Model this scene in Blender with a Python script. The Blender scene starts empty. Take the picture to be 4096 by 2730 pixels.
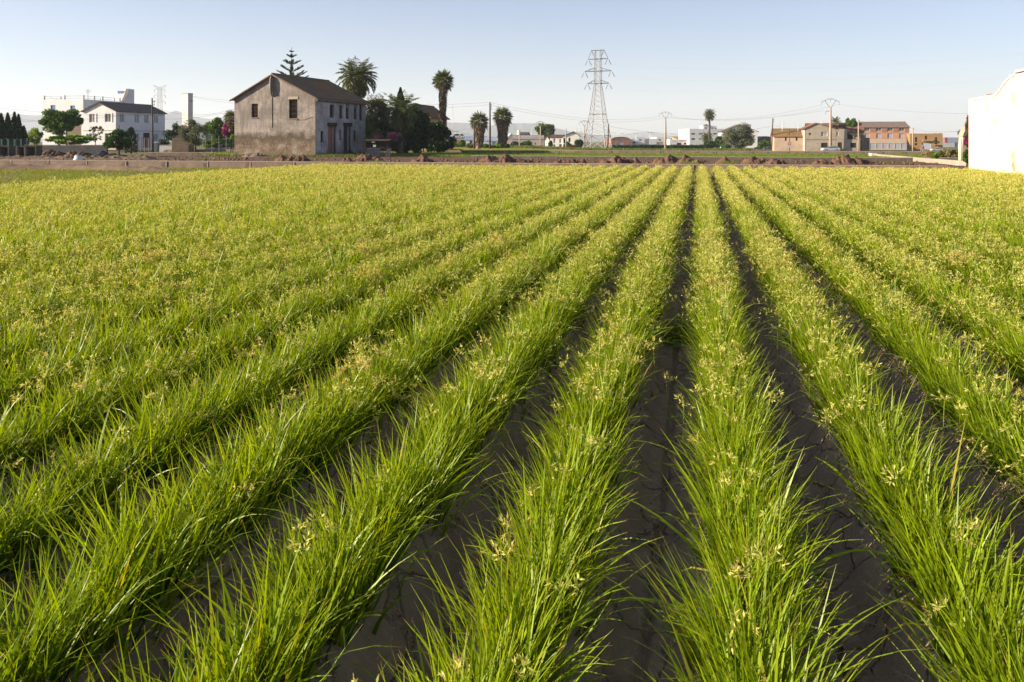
import bpy, math, random
import numpy as np
from mathutils import Vector
R = math.radians
sc = bpy.context.scene
COL = sc.collection
# ---------------------------------------------------------------- camera, sky, sun, exposure
F = 3200.0; CX = 2048.0; HY = 565.0; CH = 1.6          # focal length, centre and horizon in photo pixels; eye height
cam = bpy.data.cameras.new("camera"); camo = bpy.data.objects.new("camera", cam); COL.objects.link(camo)
cam.sensor_fit = 'HORIZONTAL'; cam.sensor_width = 36; cam.lens = 36 * F / 4096
cam.shift_y = -(1365 - HY) / 4096; cam.clip_start = 0.05; cam.clip_end = 60000
camo.location = (0, 0, CH); camo.rotation_euler = (R(90), 0, 0)
sc.camera = camo
SUN_EL = 18.0; SUN_AZ = 262.0                           # clockwise from +Y
w = bpy.data.worlds.new("World"); sc.world = w; w.use_nodes = True
wn = w.node_tree; bg = wn.nodes["Background"]; sky = wn.nodes.new("ShaderNodeTexSky")
sky.sky_type = 'NISHITA'; sky.sun_disc = False
sky.sun_elevation = R(SUN_EL); sky.sun_rotation = R(SUN_AZ)
sky.air_density = 0.95; sky.dust_density = 0.3; sky.ozone_density = 1.6; sky.altitude = 50
hs = wn.nodes.new('ShaderNodeMix'); hs.data_type = 'RGBA'; hs.blend_type = 'MULTIPLY'; hs.inputs[0].default_value = 1; hs.inputs[7].default_value = (1.0, .945, 1.09, 1)
wn.links.new(sky.outputs[0], hs.inputs[6]); wn.links.new(hs.outputs[2], bg.inputs[0]); bg.inputs[1].default_value = 0.056
sl = bpy.data.lights.new("sun", 'SUN'); so = bpy.data.objects.new("sun", sl); COL.objects.link(so)
sl.energy = 5.0; sl.angle = R(0.5); sl.color = (1.0, 0.85, 0.64)
sd = Vector((math.sin(R(SUN_AZ)) * math.cos(R(SUN_EL)), math.cos(R(SUN_AZ)) * math.cos(R(SUN_EL)), math.sin(R(SUN_EL))))
so.rotation_euler = sd.to_track_quat('Z', 'Y').to_euler(); so.location = (-40, -10, 40)
sc.view_settings.view_transform = 'Standard'; sc.view_settings.look = 'None'
sc.view_settings.exposure = 1.42; sc.view_settings.gamma = 1
sc.render.engine = 'CYCLES'
try:
    cy = sc.cycles
    cy.max_bounces = 7; cy.transparent_max_bounces = 8; cy.volume_bounces = 1
    cy.diffuse_bounces = 3; cy.glossy_bounces = 2; cy.transmission_bounces = 3
    cy.sample_clamp_indirect = 4
except Exception: pass
# ---------------------------------------------------------------- frames of reference
AF = R(13.16); CA, SA = math.cos(AF), math.sin(AF)      # the field is turned 13 degrees from the view
def fu(u, v): return (u * CA + v * SA, -u * SA + v * CA)
def uv(x, y): return (x * CA - y * SA, x * SA + y * CA)
def sstep(t): t = np.clip(t, 0, 1); return t * t * (3 - 2 * t)
def G(x, y):                                            # ground height: the land falls a metre beyond the second channel on the right
    x = np.asarray(x, float); y = np.asarray(y, float)
    v = x * SA + y * CA
    return -1.0 * np.clip((v - 98) / 100, 0, 1) * sstep((x + 8) / 34)
def PX(px, D): return (px - CX) / F * D
def PZ(py, D): return CH - (py - HY) / F * D
def onp(px, py, A, yaw):                                # where the sight line meets the upright plane through A
    dx = (px - CX) / F; dz = -(py - HY) / F
    c, s = math.cos(yaw), math.sin(yaw)
    t = (-A[0] * s + A[1] * c) / (-dx * s + c)
    return ((t * dx - A[0]) * c + (t - A[1]) * s, CH + t * dz)
def lenpx(A, yaw, px):
    dx = (px - CX) / F; c, s = math.cos(yaw), math.sin(yaw)
    return (A[0] - dx * A[1]) / (dx * s - c)
# ---------------------------------------------------------------- noise
def vnoise(x, y, seed=0):
    xi = np.floor(x).astype(np.int64); yi = np.floor(y).astype(np.int64); xf = x - xi; yf = y - yi
    def h(a, b):
        n = (a * 374761393 + b * 668265263 + seed * 974711) & 0x7fffffff
        n = ((n ^ (n >> 13)) * 1274126177) & 0x7fffffff
        return ((n ^ (n >> 16)) & 0xffff) / 65535.0
    u = xf * xf * (3 - 2 * xf); v = yf * yf * (3 - 2 * yf)
    return (h(xi, yi) * (1 - u) + h(xi + 1, yi) * u) * (1 - v) + (h(xi, yi + 1) * (1 - u) + h(xi + 1, yi + 1) * u) * v
def fbm(x, y, o=4, seed=0):
    a = 1; r = 0; t = 0
    for k in range(o):
        r = r + a * vnoise(x * 2 ** k, y * 2 ** k, seed + k); t += a; a *= .5
    return r / t
# ---------------------------------------------------------------- materials
def newmat(name):
    m = bpy.data.materials.new(name); m.use_nodes = True
    nt = m.node_tree; p = nt.nodes["Principled BSDF"]
    return m, nt, p
def N(nt, t, **k):
    n = nt.nodes.new(t)
    for a, b in k.items(): setattr(n, a, b)
    return n
def mixc(nt, fac, a, b, mode='MIX'):
    n = N(nt, 'ShaderNodeMix', data_type='RGBA', blend_type=mode)
    for i, v in ((0, fac), (6, a), (7, b)):
        if hasattr(v, 'is_output') or isinstance(v, bpy.types.NodeSocket): nt.links.new(v, n.inputs[i])
        elif isinstance(v, (int, float)): n.inputs[i].default_value = v
        else: n.inputs[i].default_value = (*v[:3], 1)
    return n.outputs[2]
def noise(nt, scale, detail=4, rough=.6, vec=None, stretch=None):
    tc = N(nt, 'ShaderNodeTexCoord'); src = tc.outputs['Object'] if vec is None else vec
    if stretch:
        mp = N(nt, 'ShaderNodeMapping'); mp.inputs['Scale'].default_value = stretch
        nt.links.new(src, mp.inputs[0]); src = mp.outputs[0]
    n = N(nt, 'ShaderNodeTexNoise'); n.inputs['Scale'].default_value = scale
    n.inputs['Detail'].default_value = detail; n.inputs['Roughness'].default_value = rough
    nt.links.new(src, n.inputs['Vector']); return n.outputs[0]
def ramp(nt, src, a, b, lo=0.0, hi=1.0):
    n = N(nt, 'ShaderNodeMapRange'); n.inputs[1].default_value = a; n.inputs[2].default_value = b
    n.inputs[3].default_value = lo; n.inputs[4].default_value = hi
    nt.links.new(src, n.inputs[0]); return n.outputs[0]
def bump(nt, p, h, s=.3, d=.05):
    b = N(nt, 'ShaderNodeBump'); b.inputs['Strength'].default_value = s; b.inputs['Distance'].default_value = d
    nt.links.new(h, b.inputs['Height']); nt.links.new(b.outputs[0], p.inputs['Normal'])
MATS = {}
def mat(name, c1, c2=None, scale=2.0, rough=.85, bmp=.2, dist=.03, spec=.3, metal=0, stretch=None, lo=.35, hi=.65):
    if name in MATS: return MATS[name]
    m, nt, p = newmat(name)
    p.inputs['Roughness'].default_value = rough; p.inputs['Specular IOR Level'].default_value = spec
    p.inputs['Metallic'].default_value = metal
    if c2 is None: c2 = tuple(x * .72 for x in c1)
    n1 = noise(nt, scale, 6, .65, stretch=stretch)
    nt.links.new(mixc(nt, ramp(nt, n1, lo, hi), c1, c2), p.inputs['Base Color'])
    if bmp: bump(nt, p, noise(nt, scale * 6, 5), bmp, dist)
    MATS[name] = m; return m
def leafmat(name, c1, c2, c3=None, trans=.35, rough=.45, tcol=None, scale=.8):
    """foliage: colour differs leaf by leaf, in clumps, and light comes through"""
    m, nt, p = newmat(name)
    g = N(nt, 'ShaderNodeNewGeometry')
    c = mixc(nt, g.outputs['Random Per Island'], c1, c2)
    if c3: c = mixc(nt, ramp(nt, noise(nt, scale, 3), .5, .68), c, c3)
    nt.links.new(c, p.inputs['Base Color']); p.inputs['Roughness'].default_value = rough
    p.inputs['Specular IOR Level'].default_value = .3
    t = N(nt, 'ShaderNodeBsdfTranslucent'); 
    nt.links.new(mixc(nt, 1.0, c, (tcol or (1.3, 1.5, .55)), 'MULTIPLY'), t.inputs[0])
    mx = N(nt, 'ShaderNodeMixShader'); mx.inputs[0].default_value = trans
    nt.links.new(p.outputs[0], mx.inputs[1]); nt.links.new(t.outputs[0], mx.inputs[2])
    nt.links.new(mx.outputs[0], nt.nodes['Material Output'].inputs[0])
    MATS[name] = m; return m
def crop_mat():
    m, nt, p = newmat("sedge_leaf")
    a = N(nt, 'ShaderNodeAttribute', attribute_name='rnd'); b = N(nt, 'ShaderNodeAttribute', attribute_name='along')
    cr = N(nt, 'ShaderNodeValToRGB'); nt.links.new(a.outputs['Fac'], cr.inputs[0])
    e = cr.color_ramp.elements; e[0].position = 0; e[0].color = (.012, .036, .002, 1); e[1].position = 1; e[1].color = (.40, .22, .07, 1)
    for pos, c in ((.3, (.036, .090, .003)), (.6, (.108, .200, .005)), (.88, (.28, .36, .010)), (.965, (.28, .27, .035))):
        q = e.new(pos); q.color = (*c, 1)
    base = mixc(nt, ramp(nt, b.outputs['Fac'], 0.0, .75, .0, .55), cr.outputs[0], (.31, .40, .010))  # colour lightens up the blade, imitating shaded bases and sunlit tips
    col = mixc(nt, ramp(nt, b.outputs['Fac'], .93, 1.0), base, (.36, .20, .07))
    nt.links.new(col, p.inputs['Base Color']); p.inputs['Roughness'].default_value = .40
    p.inputs['Specular IOR Level'].default_value = .25
    t = N(nt, 'ShaderNodeBsdfTranslucent'); nt.links.new(mixc(nt, 1.0, col, (1.75, 1.6, .25), 'MULTIPLY'), t.inputs[0])
    mx = N(nt, 'ShaderNodeMixShader'); mx.inputs[0].default_value = .36
    nt.links.new(p.outputs[0], mx.inputs[1]); nt.links.new(t.outputs[0], mx.inputs[2])
    nt.links.new(mx.outputs[0], nt.nodes['Material Output'].inputs[0]); return m
def soil_mat(name, c1, c2, cracks=True, scale=3.0):
    m, nt, p = newmat(name); p.inputs['Roughness'].default_value = .95; p.inputs['Specular IOR Level'].default_value = .15
    n1 = noise(nt, scale, 8, .65); n2 = noise(nt, scale * 9, 6, .7)
    c = mixc(nt, ramp(nt, n1, .35, .65), c1, c2); c = mixc(nt, ramp(nt, n2, .55, .75, 0, .5), c, tuple(x * 1.5 for x in c1))
    h = n2
    if cracks:
        v = N(nt, 'ShaderNodeTexVoronoi', feature='DISTANCE_TO_EDGE'); v.inputs['Scale'].default_value = 3.1
        tc = N(nt, 'ShaderNodeTexCoord'); wv = N(nt, 'ShaderNodeVectorMath', operation='ADD')
        nn = N(nt, 'ShaderNodeTexNoise'); nn.inputs['Scale'].default_value = 5; nn.inputs['Detail'].default_value = 5
        ms = N(nt, 'ShaderNodeVectorMath', operation='SCALE'); ms.inputs['Scale'].default_value = .22
        nt.links.new(tc.outputs['Object'], nn.inputs['Vector']); nt.links.new(nn.outputs['Color'], ms.inputs[0])
        nt.links.new(tc.outputs['Object'], wv.inputs[0]); nt.links.new(ms.outputs[0], wv.inputs[1]); nt.links.new(wv.outputs[0], v.inputs['Vector'])
        cr = ramp(nt, v.outputs[0], .0, .03)
        mm = N(nt, 'ShaderNodeMath', operation='MULTIPLY_ADD'); nt.links.new(cr, mm.inputs[0]); mm.inputs[1].default_value = 1.6; nt.links.new(n2, mm.inputs[2]); h = mm.outputs[0]
    nt.links.new(c, p.inputs['Base Color']); bump(nt, p, h, .8, .025); MATS[name] = m; return m
def plaster_old(name, base, band):
    """grey render with streaks running down, patches, and a worn brown band where the skin has come off"""
    m, nt, p = newmat(name); p.inputs['Roughness'].default_value = .92; p.inputs['Specular IOR Level'].default_value = .1
    tc = N(nt, 'ShaderNodeTexCoord'); sp = N(nt, 'ShaderNodeSeparateXYZ'); nt.links.new(tc.outputs['Object'], sp.inputs[0])
    st = noise(nt, 1.0, 6, .7, stretch=(4, 4, .35)); pa = noise(nt, .6, 6, .65); fi = noise(nt, 7, 6, .7)
    c = mixc(nt, ramp(nt, pa, .42, .58), tuple(x * 1.12 for x in base), tuple(x * .62 for x in base))
    c = mixc(nt, ramp(nt, st, .42, .7, 0, .75), c, tuple(x * .5 for x in base)); c = mixc(nt, ramp(nt, noise(nt, .55, 9, .8), .50, .60, 0, .85), c, tuple(x * .55 for x in base))
    c = mixc(nt, ramp(nt, noise(nt, 1.3, 8, .8, stretch=(5, 5, .5)), .53, .66, 0, .7), c, tuple(min(.6, x * 1.45) for x in base)); c = mixc(nt, ramp(nt, fi, .52, .70, 0, .5), c, tuple(min(.6, x * 1.5) for x in base))
    zz = N(nt, 'ShaderNodeMath', operation='MULTIPLY_ADD'); nt.links.new(noise(nt, .9, 6, .7), zz.inputs[0]); zz.inputs[1].default_value = 2.6
    nt.links.new(sp.outputs[2], zz.inputs[2])
    lowm = ramp(nt, zz.outputs[0], band, band + .28, 1, 0)
    lowc = mixc(nt, ramp(nt, noise(nt, 2.2, 8, .75), .36, .62), (.19, .14, .10), (.06, .042, .028))
    lowc = mixc(nt, ramp(nt, noise(nt, 1.1, 6, .7), .5, .6), lowc, (.23, .195, .16))
    lowc = mixc(nt, ramp(nt, noise(nt, 5, 8, .8), .5, .62, 0, .6), lowc, (.30, .25, .20)); c = mixc(nt, lowm, c, lowc)
    edge = N(nt, 'ShaderNodeMath', operation='MULTIPLY'); nt.links.new(ramp(nt, zz.outputs[0], band - .75, band + .1), edge.inputs[0])
    nt.links.new(ramp(nt, zz.outputs[0], band + .15, band + .75, 1, 0), edge.inputs[1])
    e2 = N(nt, 'ShaderNodeMath', operation='MULTIPLY'); nt.links.new(edge.outputs[0], e2.inputs[0]); e2.inputs[1].default_value = .75
    c = mixc(nt, e2.outputs[0], c, (.055, .04, .025))
    nt.links.new(c, p.inputs['Base Color'])
    bh = N(nt, 'ShaderNodeMath', operation='ADD'); nt.links.new(fi, bh.inputs[0]); nt.links.new(noise(nt, 2.5, 6, .75), bh.inputs[1])
    bump(nt, p, bh.outputs[0], .7, .06); return m
# ---------------------------------------------------------------- objects
def link(o, parent=None):
    COL.objects.link(o)
    if parent is not None: o.parent = parent
    return o
def tag(o, label=None, cat=None, group=None, kind=None):
    if label: o['label'] = label
    if cat: o['category'] = cat
    if group: o['group'] = group
    if kind: o['kind'] = kind
    return o
def empty(name, loc, label, cat, group=None, rz=0, kind=None):
    o = bpy.data.objects.new(name, None); o.empty_display_size = .3; o.location = loc; o.rotation_euler = (0, 0, rz)
    link(o); return tag(o, label, cat, group, kind)
def copy_tree(o, parent=None):
    c = o.copy(); COL.objects.link(c); c.parent = parent
    for ch in o.children: copy_tree(ch, c)
    return c
def npmesh(name, V, Fc, m, parent=None, attrs=None, smooth=False, loc=None):
    """V (n,3) and faces (k,4) or (k,3) as arrays"""
    me = bpy.data.meshes.new(name); V = np.asarray(V, np.float32); Fc = np.asarray(Fc, np.int32)
    me.vertices.add(len(V)); me.vertices.foreach_set('co', V.ravel())
    k, q = Fc.shape; me.loops.add(k * q); me.loops.foreach_set('vertex_index', Fc.ravel())
    me.polygons.add(k); me.polygons.foreach_set('loop_start', np.arange(0, k * q, q, dtype=np.int32))
    if smooth: me.polygons.foreach_set('use_smooth', np.ones(k, bool))
    me.update(calc_edges=True)
    for nme, a in (attrs or {}).items():
        at = me.attributes.new(nme, 'FLOAT', 'POINT'); at.data.foreach_set('value', np.asarray(a, np.float32))
    me.materials.append(m); o = bpy.data.objects.new(name, me)
    if loc is not None: o.location = loc
    return link(o, parent)
class MB:
    def __init__(s): s.v = []; s.f = []
    def quad(s, a, b, c, d): n = len(s.v); s.v += [tuple(a), tuple(b), tuple(c), tuple(d)]; s.f.append((n, n + 1, n + 2, n + 3)); return s
    def poly(s, pts): n = len(s.v); s.v += [tuple(p) for p in pts]; s.f.append(tuple(range(n, n + len(pts)))); return s
    def box(s, x0, x1, y0, y1, z0, z1):
        n = len(s.v); s.v += [(x, y, z) for z in (z0, z1) for x, y in ((x0, y0), (x1, y0), (x1, y1), (x0, y1))]
        s.f += [tuple(n + i for i in q) for q in ((3, 2, 1, 0), (4, 5, 6, 7), (0, 1, 5, 4), (1, 2, 6, 5), (2, 3, 7, 6), (3, 0, 4, 7))]; return s
    def tube(s, pts, rad, k=6, cap=True):
        P = [Vector(p) for p in pts]; n0 = len(s.v); rr = rad if isinstance(rad, (list, tuple)) else [rad] * len(P)
        for i, p in enumerate(P):
            d = (P[min(i + 1, len(P) - 1)] - P[max(i - 1, 0)]); d = d.normalized() if d.length > 1e-9 else Vector((0, 0, 1))
            a = d.cross(Vector((0, 0, 1)) if abs(d.z) < .95 else Vector((1, 0, 0))).normalized(); b = d.cross(a)
            for j in range(k):
                t = 2 * math.pi * j / k; s.v.append(tuple(p + (a * math.cos(t) + b * math.sin(t)) * rr[i]))
        for i in range(len(P) - 1):
            for j in range(k):
                s.f.append((n0 + i * k + j, n0 + i * k + (j + 1) % k, n0 + (i + 1) * k + (j + 1) % k, n0 + (i + 1) * k + j))
        if cap:
            s.f.append(tuple(n0 + j for j in range(k))[::-1]); s.f.append(tuple(n0 + (len(P) - 1) * k + j for j in range(k)))
        return s
    def bar(s, a, b, r=.05): return s.tube([a, b], r, 4)
    def prism(s, prof, axis, a0, a1):
        """profile points (p,q) extruded along axis 'x' (p=y,q=z) or 'y' (p=x,q=z) or 'z' (p=x,q=y)"""
        f = {'x': lambda p, q, a: (a, p, q), 'y': lambda p, q, a: (p, a, q), 'z': lambda p, q, a: (p, q, a)}[axis]
        n = len(s.v); k = len(prof)
        s.v += [f(p, q, a0) for p, q in prof] + [f(p, q, a1) for p, q in prof]
        s.f.append(tuple(range(n, n + k))); s.f.append(tuple(range(n + 2 * k - 1, n + k - 1, -1)))
        for i in range(k): s.f.append((n + i, n + (i + 1) % k, n + k + (i + 1) % k, n + k + i))
        return s
    def holes(s, o, d, nrm, W, H, holes, depth, z0=0.0):
        """wall face from o along unit d, outward normal nrm, with rectangular openings and their reveals"""
        o = Vector(o); d = Vector(d); nrm = Vector(nrm); up = Vector((0, 0, 1))
        xs = sorted({0, W} | {v for h in holes for v in h[:2]}); zs = sorted({z0, H} | {v for h in holes for v in h[2:4]})
        P = lambda a, z, q=0: o + d * a + up * z - nrm * q
        for i in range(len(xs) - 1):
            for j in range(len(zs) - 1):
                xm = (xs[i] + xs[i + 1]) / 2; zm = (zs[j] + zs[j + 1]) / 2
                if any(h[0] < xm < h[1] and h[2] < zm < h[3] for h in holes): continue
                s.quad(P(xs[i], zs[j]), P(xs[i + 1], zs[j]), P(xs[i + 1], zs[j + 1]), P(xs[i], zs[j + 1]))
        for h in holes:
            a, b, c, e = h[:4]
            s.quad(P(a, c), P(a, e), P(a, e, depth), P(a, c, depth)); s.quad(P(b, c), P(b, c, depth), P(b, e, depth), P(b, e))
            s.quad(P(a, e), P(b, e), P(b, e, depth), P(a, e, depth)); s.quad(P(a, c), P(a, c, depth), P(b, c, depth), P(b, c))
        return s
    def build(s, name, m, parent=None, smooth=False, loc=None):
        me = bpy.data.meshes.new(name); me.from_pydata(s.v, [], s.f)
        if smooth: me.polygons.foreach_set('use_smooth', np.ones(len(me.polygons), bool))
        me.materials.append(m); o = bpy.data.objects.new(name, me)
        if loc is not None: o.location = loc
        return link(o, parent)
# ---------------------------------------------------------------- palette
white = mat('white_paint', (.66, .655, .665), (.57, .56, .565), .5, .8, .1, .02)
white_warm = mat('limewash', (.82, .78, .72), (.74, .68, .60), .8, .85, .3, .03)
greyblue = mat('grey_cladding', (.40, .44, .52), (.36, .40, .48), .3, .6, .05)
glass = mat('window_glass', (.05, .055, .065), (.09, .10, .12), .4, .12, 0, spec=.6)
curtain = mat('net_curtain', (.34, .34, .35), (.24, .24, .25), .6, .4, 0)
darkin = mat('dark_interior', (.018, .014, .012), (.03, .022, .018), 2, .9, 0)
bluep = mat('blue_shutter', (.06, .15, .38), (.05, .12, .30), 2, .6, .05)
wood_dk = mat('old_dark_wood', (.055, .030, .020), (.03, .018, .014), 3, .85, .3, .02, stretch=(6, 6, .6))
wood_gy = mat('weathered_wood', (.22, .15, .11), (.13, .09, .07), 3, .85, .3, .02, stretch=(6, 6, .6))
terra = mat('terracotta_door', (.34, .155, .105), (.25, .115, .08), 1.5, .8, .2, .02, stretch=(5, 5, .5))
slate = mat('grey_blue_door', (.06, .062, .085), (.04, .042, .06), 1.5, .8, .2, .02, stretch=(5, 5, .5))
tile_br = mat('lichen_roof_tile', (.15, .11, .085), (.24, .125, .04), .7, .9, .5, .05, lo=.45, hi=.6)
tile_gy = mat('grey_brown_tile', (.19, .145, .12), (.13, .10, .082), .9, .9, .4, .04)
tile_or = mat('ochre_lichen_tile', (.30, .17, .045), (.16, .105, .06), 1.0, .9, .4, .04)
tile_rd = mat('red_brown_tile', (.22, .105, .065), (.16, .085, .06), .8, .9, .4, .04)
conc = mat('concrete', (.235, .175, .135), (.15, .11, .085), 1.6, .92, .4, .03)
conc_dk = mat('dark_concrete', (.15, .115, .095), (.085, .065, .055), 2.0, .92, .4, .03)  # darker tone of the plain concrete
conc_lt = mat('pale_concrete', (.37, .31, .25), (.28, .23, .18), 1.2, .9, .3, .02)
pole_c = mat('concrete_pole', (.42, .33, .26), (.33, .26, .21), 1.2, .85, .2, .02)
pole_w = mat('tarred_wood_pole', (.10, .065, .05), (.055, .04, .035), 2, .85, .3, .01, stretch=(8, 8, .5))
steel = mat('galvanised_steel', (.52, .50, .48), (.40, .38, .37), 1.5, .5, .05, .01, .4, .35)
steel_dk = mat('dark_steel', (.17, .135, .14), (.12, .10, .105), 1.5, .6, .05, .01, .4, .3)
wire_m = mat('cable', (.10, .09, .09), (.07, .06, .06), 1, .6, 0)
brickr = mat('red_brick', (.29, .155, .115), (.24, .13, .095), .7, .9, .2)
tanw = mat('tan_render', (.46, .32, .17), (.40, .27, .15), .5, .9, .1)
orange = mat('orange_render', (.46, .25, .145), (.41, .22, .13), .5, .9, .1)
beige = mat('beige_render', (.47, .37, .28), (.40, .32, .25), .7, .9, .2)
greyren = mat('rough_grey_render', (.36, .31, .245), (.27, .23, .185), .9, .95, .5, .05)
bark = mat('bark', (.10, .07, .05), (.06, .045, .035), 3, .9, .6, .03, stretch=(6, 6, 1))
blockm = mat('shade_dark_block', (.085, .085, .09), (.06, .06, .063), 1.2, .95, .3, .02)  # grey block darkened: the shade on the wall is put into the colour
plast_w = mat('white_plastic', (.70, .72, .72), (.55, .60, .60), 2, .4, 0)
black_pl = mat('black_plastic', (.018, .018, .02), (.03, .03, .032), 2, .5, .3, .03)
rubber = mat('rubber', (.02, .02, .02), (.03, .03, .03), 3, .8, 0)
carp_s = mat('silver_car_paint', (.55, .57, .62), (.50, .52, .57), 1, .25, 0, spec=.6)
carp_d = mat('dark_car_paint', (.04, .05, .07), (.03, .04, .06), 1, .25, 0, spec=.6)
skin = mat('skin', (.50, .28, .19), (.45, .25, .17), 4, .6, 0)
cloth_b = mat('blue_shirt', (.09, .12, .22), (.07, .10, .18), 4, .9, 0)
cloth_k = mat('black_shorts', (.02, .02, .03), (.03, .03, .04), 4, .9, 0)
redp = mat('red_paint', (.60, .06, .07), (.5, .05, .06), 1, .6, 0)
dead = mat('dead_palm_thatch', (.27, .18, .115), (.15, .10, .07), 1.5, .9, .6, .05, stretch=(5, 5, .6))
L_mid = leafmat('leaf_mid', (.035, .085, .010), (.095, .165, .018), (.13, .19, .02))
L_dark = leafmat('leaf_dark', (.012, .035, .008), (.03, .07, .014), None, .25)
L_cyp = leafmat('leaf_cypress', (.010, .024, .010), (.022, .045, .016), None, .12)
L_lime = leafmat('leaf_lime', (.12, .22, .02), (.22, .32, .03), None, .45)
L_olive = leafmat('leaf_olive', (.085, .10, .045), (.15, .165, .08), (.06, .08, .03), .25, tcol=(1.1, 1.2, .7))
L_palm = leafmat('leaf_palm', (.045, .062, .013), (.13, .125, .025), None, .3, .4)
L_palmy = leafmat('leaf_palm_yellow', (.09, .11, .02), (.16, .15, .03), None, .3, .4)
L_yel = leafmat('leaf_yellow', (.20, .17, .02), (.12, .15, .02), (.30, .16, .02), .4)
L_magn = leafmat('leaf_magnolia', (.06, .085, .02), (.12, .10, .03), (.16, .09, .04), .2)
L_dry = leafmat('leaf_dry', (.30, .24, .11), (.20, .18, .08), (.14, .16, .05), .3, tcol=(1.2, 1.1, .7))
L_red = leafmat('leaf_red', (.20, .05, .02), (.13, .05, .02), None, .3, tcol=(1.2, .8, .6))
Fl_mag = leafmat('flower_magenta', (.34, .015, .16), (.24, .01, .14), None, .4, tcol=(1.3, .8, 1.1))
Fl_pink = leafmat('flower_pink', (.42, .13, .19), (.32, .09, .18), None, .4, tcol=(1.2, .9, 1.1))
L_nor = leafmat('leaf_araucaria', (.075, .095, .06), (.13, .15, .09), None, .2, tcol=(1.1, 1.2, .9))
gr_green = leafmat('grass_green', (.12, .19, .02), (.20, .25, .03), (.16, .20, .03), .45, tcol=(1.5, 1.5, .6), scale=.15)
gr_yel = leafmat('grass_yellow', (.26, .27, .045), (.33, .31, .06), (.20, .25, .04), .45, tcol=(1.3, 1.3, .6), scale=.1)
gr_rough = leafmat('grass_rough', (.10, .13, .025), (.16, .18, .04), (.07, .10, .02), .35, scale=.2)
sedge = crop_mat()
spike = leafmat('sedge_spikelet', (.64, .57, .18), (.46, .50, .10), (.62, .49, .16), .40, .6, tcol=(1.15, 1.1, .65), scale=2)
soil_f = soil_mat('furrow_soil', (.40, .285, .20), (.31, .215, .15))
soil_r = soil_mat('red_brown_soil', (.165, .095, .062), (.09, .05, .033), False, 1.3)
soil_g = soil_mat('dry_grey_soil', (.20, .145, .10), (.13, .09, .06), False, 1.0)
# ---------------------------------------------------------------- grass ribbons and spikelets (numpy)
def ribbons(P0, phi, L, th0, kap, wd, tw, K, tipw=.06):
    n = len(P0); t = np.linspace(0, 1, K + 1)
    th = th0[:, None] + kap[:, None] * t[None, :]
    d = np.stack([np.sin(th) * np.cos(phi)[:, None], np.sin(th) * np.sin(phi)[:, None], np.cos(th)], -1)
    step = (d[:, :-1] + d[:, 1:]) / 2 * (L / K)[:, None, None]
    C = np.concatenate([np.zeros((n, 1, 3)), np.cumsum(step, 1)], 1) + P0[:, None, :]
    C[:, :, 2] = np.maximum(C[:, :, 2], np.minimum(P0[:, 2], 0)[:, None] + .012)
    side = np.stack([-np.sin(phi), np.cos(phi), np.zeros(n)], -1)[:, None, :]
    nr = np.stack([np.cos(th) * np.cos(phi)[:, None], np.cos(th) * np.sin(phi)[:, None], -np.sin(th)], -1)
    W = side * np.cos(tw)[:, None, None] + nr * np.sin(tw)[:, None, None]
    ww = (wd[:, None] * np.maximum(tipw, (1 - t ** 1.8))[None, :] / 2)[:, :, None]
    V = np.stack([C - W * ww, C + W * ww], 2).reshape(-1, 3)
    b = (np.arange(n) * (K + 1) * 2)[:, None] + (np.arange(K) * 2)[None, :]
    Fc = np.stack([b, b + 1, b + 3, b + 2], -1).reshape(-1, 4)
    return V, Fc, np.tile(np.repeat(t, 2), n), (K + 1) * 2
def diamonds(Pc, D, ln, wd, rng):
    n = len(Pc); r = rng.normal(size=(n, 3)); s = np.cross(D, r); s /= np.linalg.norm(s, axis=1)[:, None] + 1e-9
    a = D * (ln / 2)[:, None]; b = s * (wd / 2)[:, None]
    V = np.stack([Pc - a, Pc + b, Pc + a, Pc - b], 1).reshape(-1, 3)
    return V, np.arange(n * 4).reshape(n, 4)
def unit(v): return v / (np.linalg.norm(v, axis=-1, keepdims=True) + 1e-9)
def cat(parts):
    V = []; Fc = []; o = 0; ex = []
    for p in parts:
        V.append(p[0]); Fc.append(p[1] + o); o += len(p[0]); ex.append(p[2:])
    return np.concatenate(V), np.concatenate(Fc), ex
# ---------------------------------------------------------------- setting: land
def grid_land():
    xs = np.concatenate([np.linspace(-9000, -400, 18), np.linspace(-360, -60, 30), np.linspace(-55, 60, 60), np.linspace(70, 400, 34), np.linspace(500, 9000, 18)])
    ys = np.concatenate([np.linspace(-400, 60, 24), np.linspace(64, 320, 80), np.linspace(330, 700, 20), np.linspace(800, 9500, 24)])
    X, Y = np.meshgrid(xs, ys); Z = G(X, Y) - .10
    V = np.stack([X, Y, Z], -1).reshape(-1, 3); a = np.arange(len(ys) - 1)[:, None] * len(xs) + np.arange(len(xs) - 1)[None, :]
    Fc = np.stack([a, a + 1, a + 1 + len(xs), a + len(xs)], -1).reshape(-1, 4)
    m, nt, p = newmat('farmland'); p.inputs['Roughness'].default_value = .95; p.inputs['Specular IOR Level'].default_value = .1
    c = mixc(nt, ramp(nt, noise(nt, .02, 3), .4, .6), (.16, .17, .05), (.20, .145, .09)); c = mixc(nt, ramp(nt, noise(nt, .35, 6), .4, .65), c, (.10, .12, .035))
    nt.links.new(c, p.inputs['Base Color']); bump(nt, p, noise(nt, 3, 6), .6, .1)
    o = npmesh('ground', V, Fc, m, smooth=True); tag(o, kind='structure')
grid_land()
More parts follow.
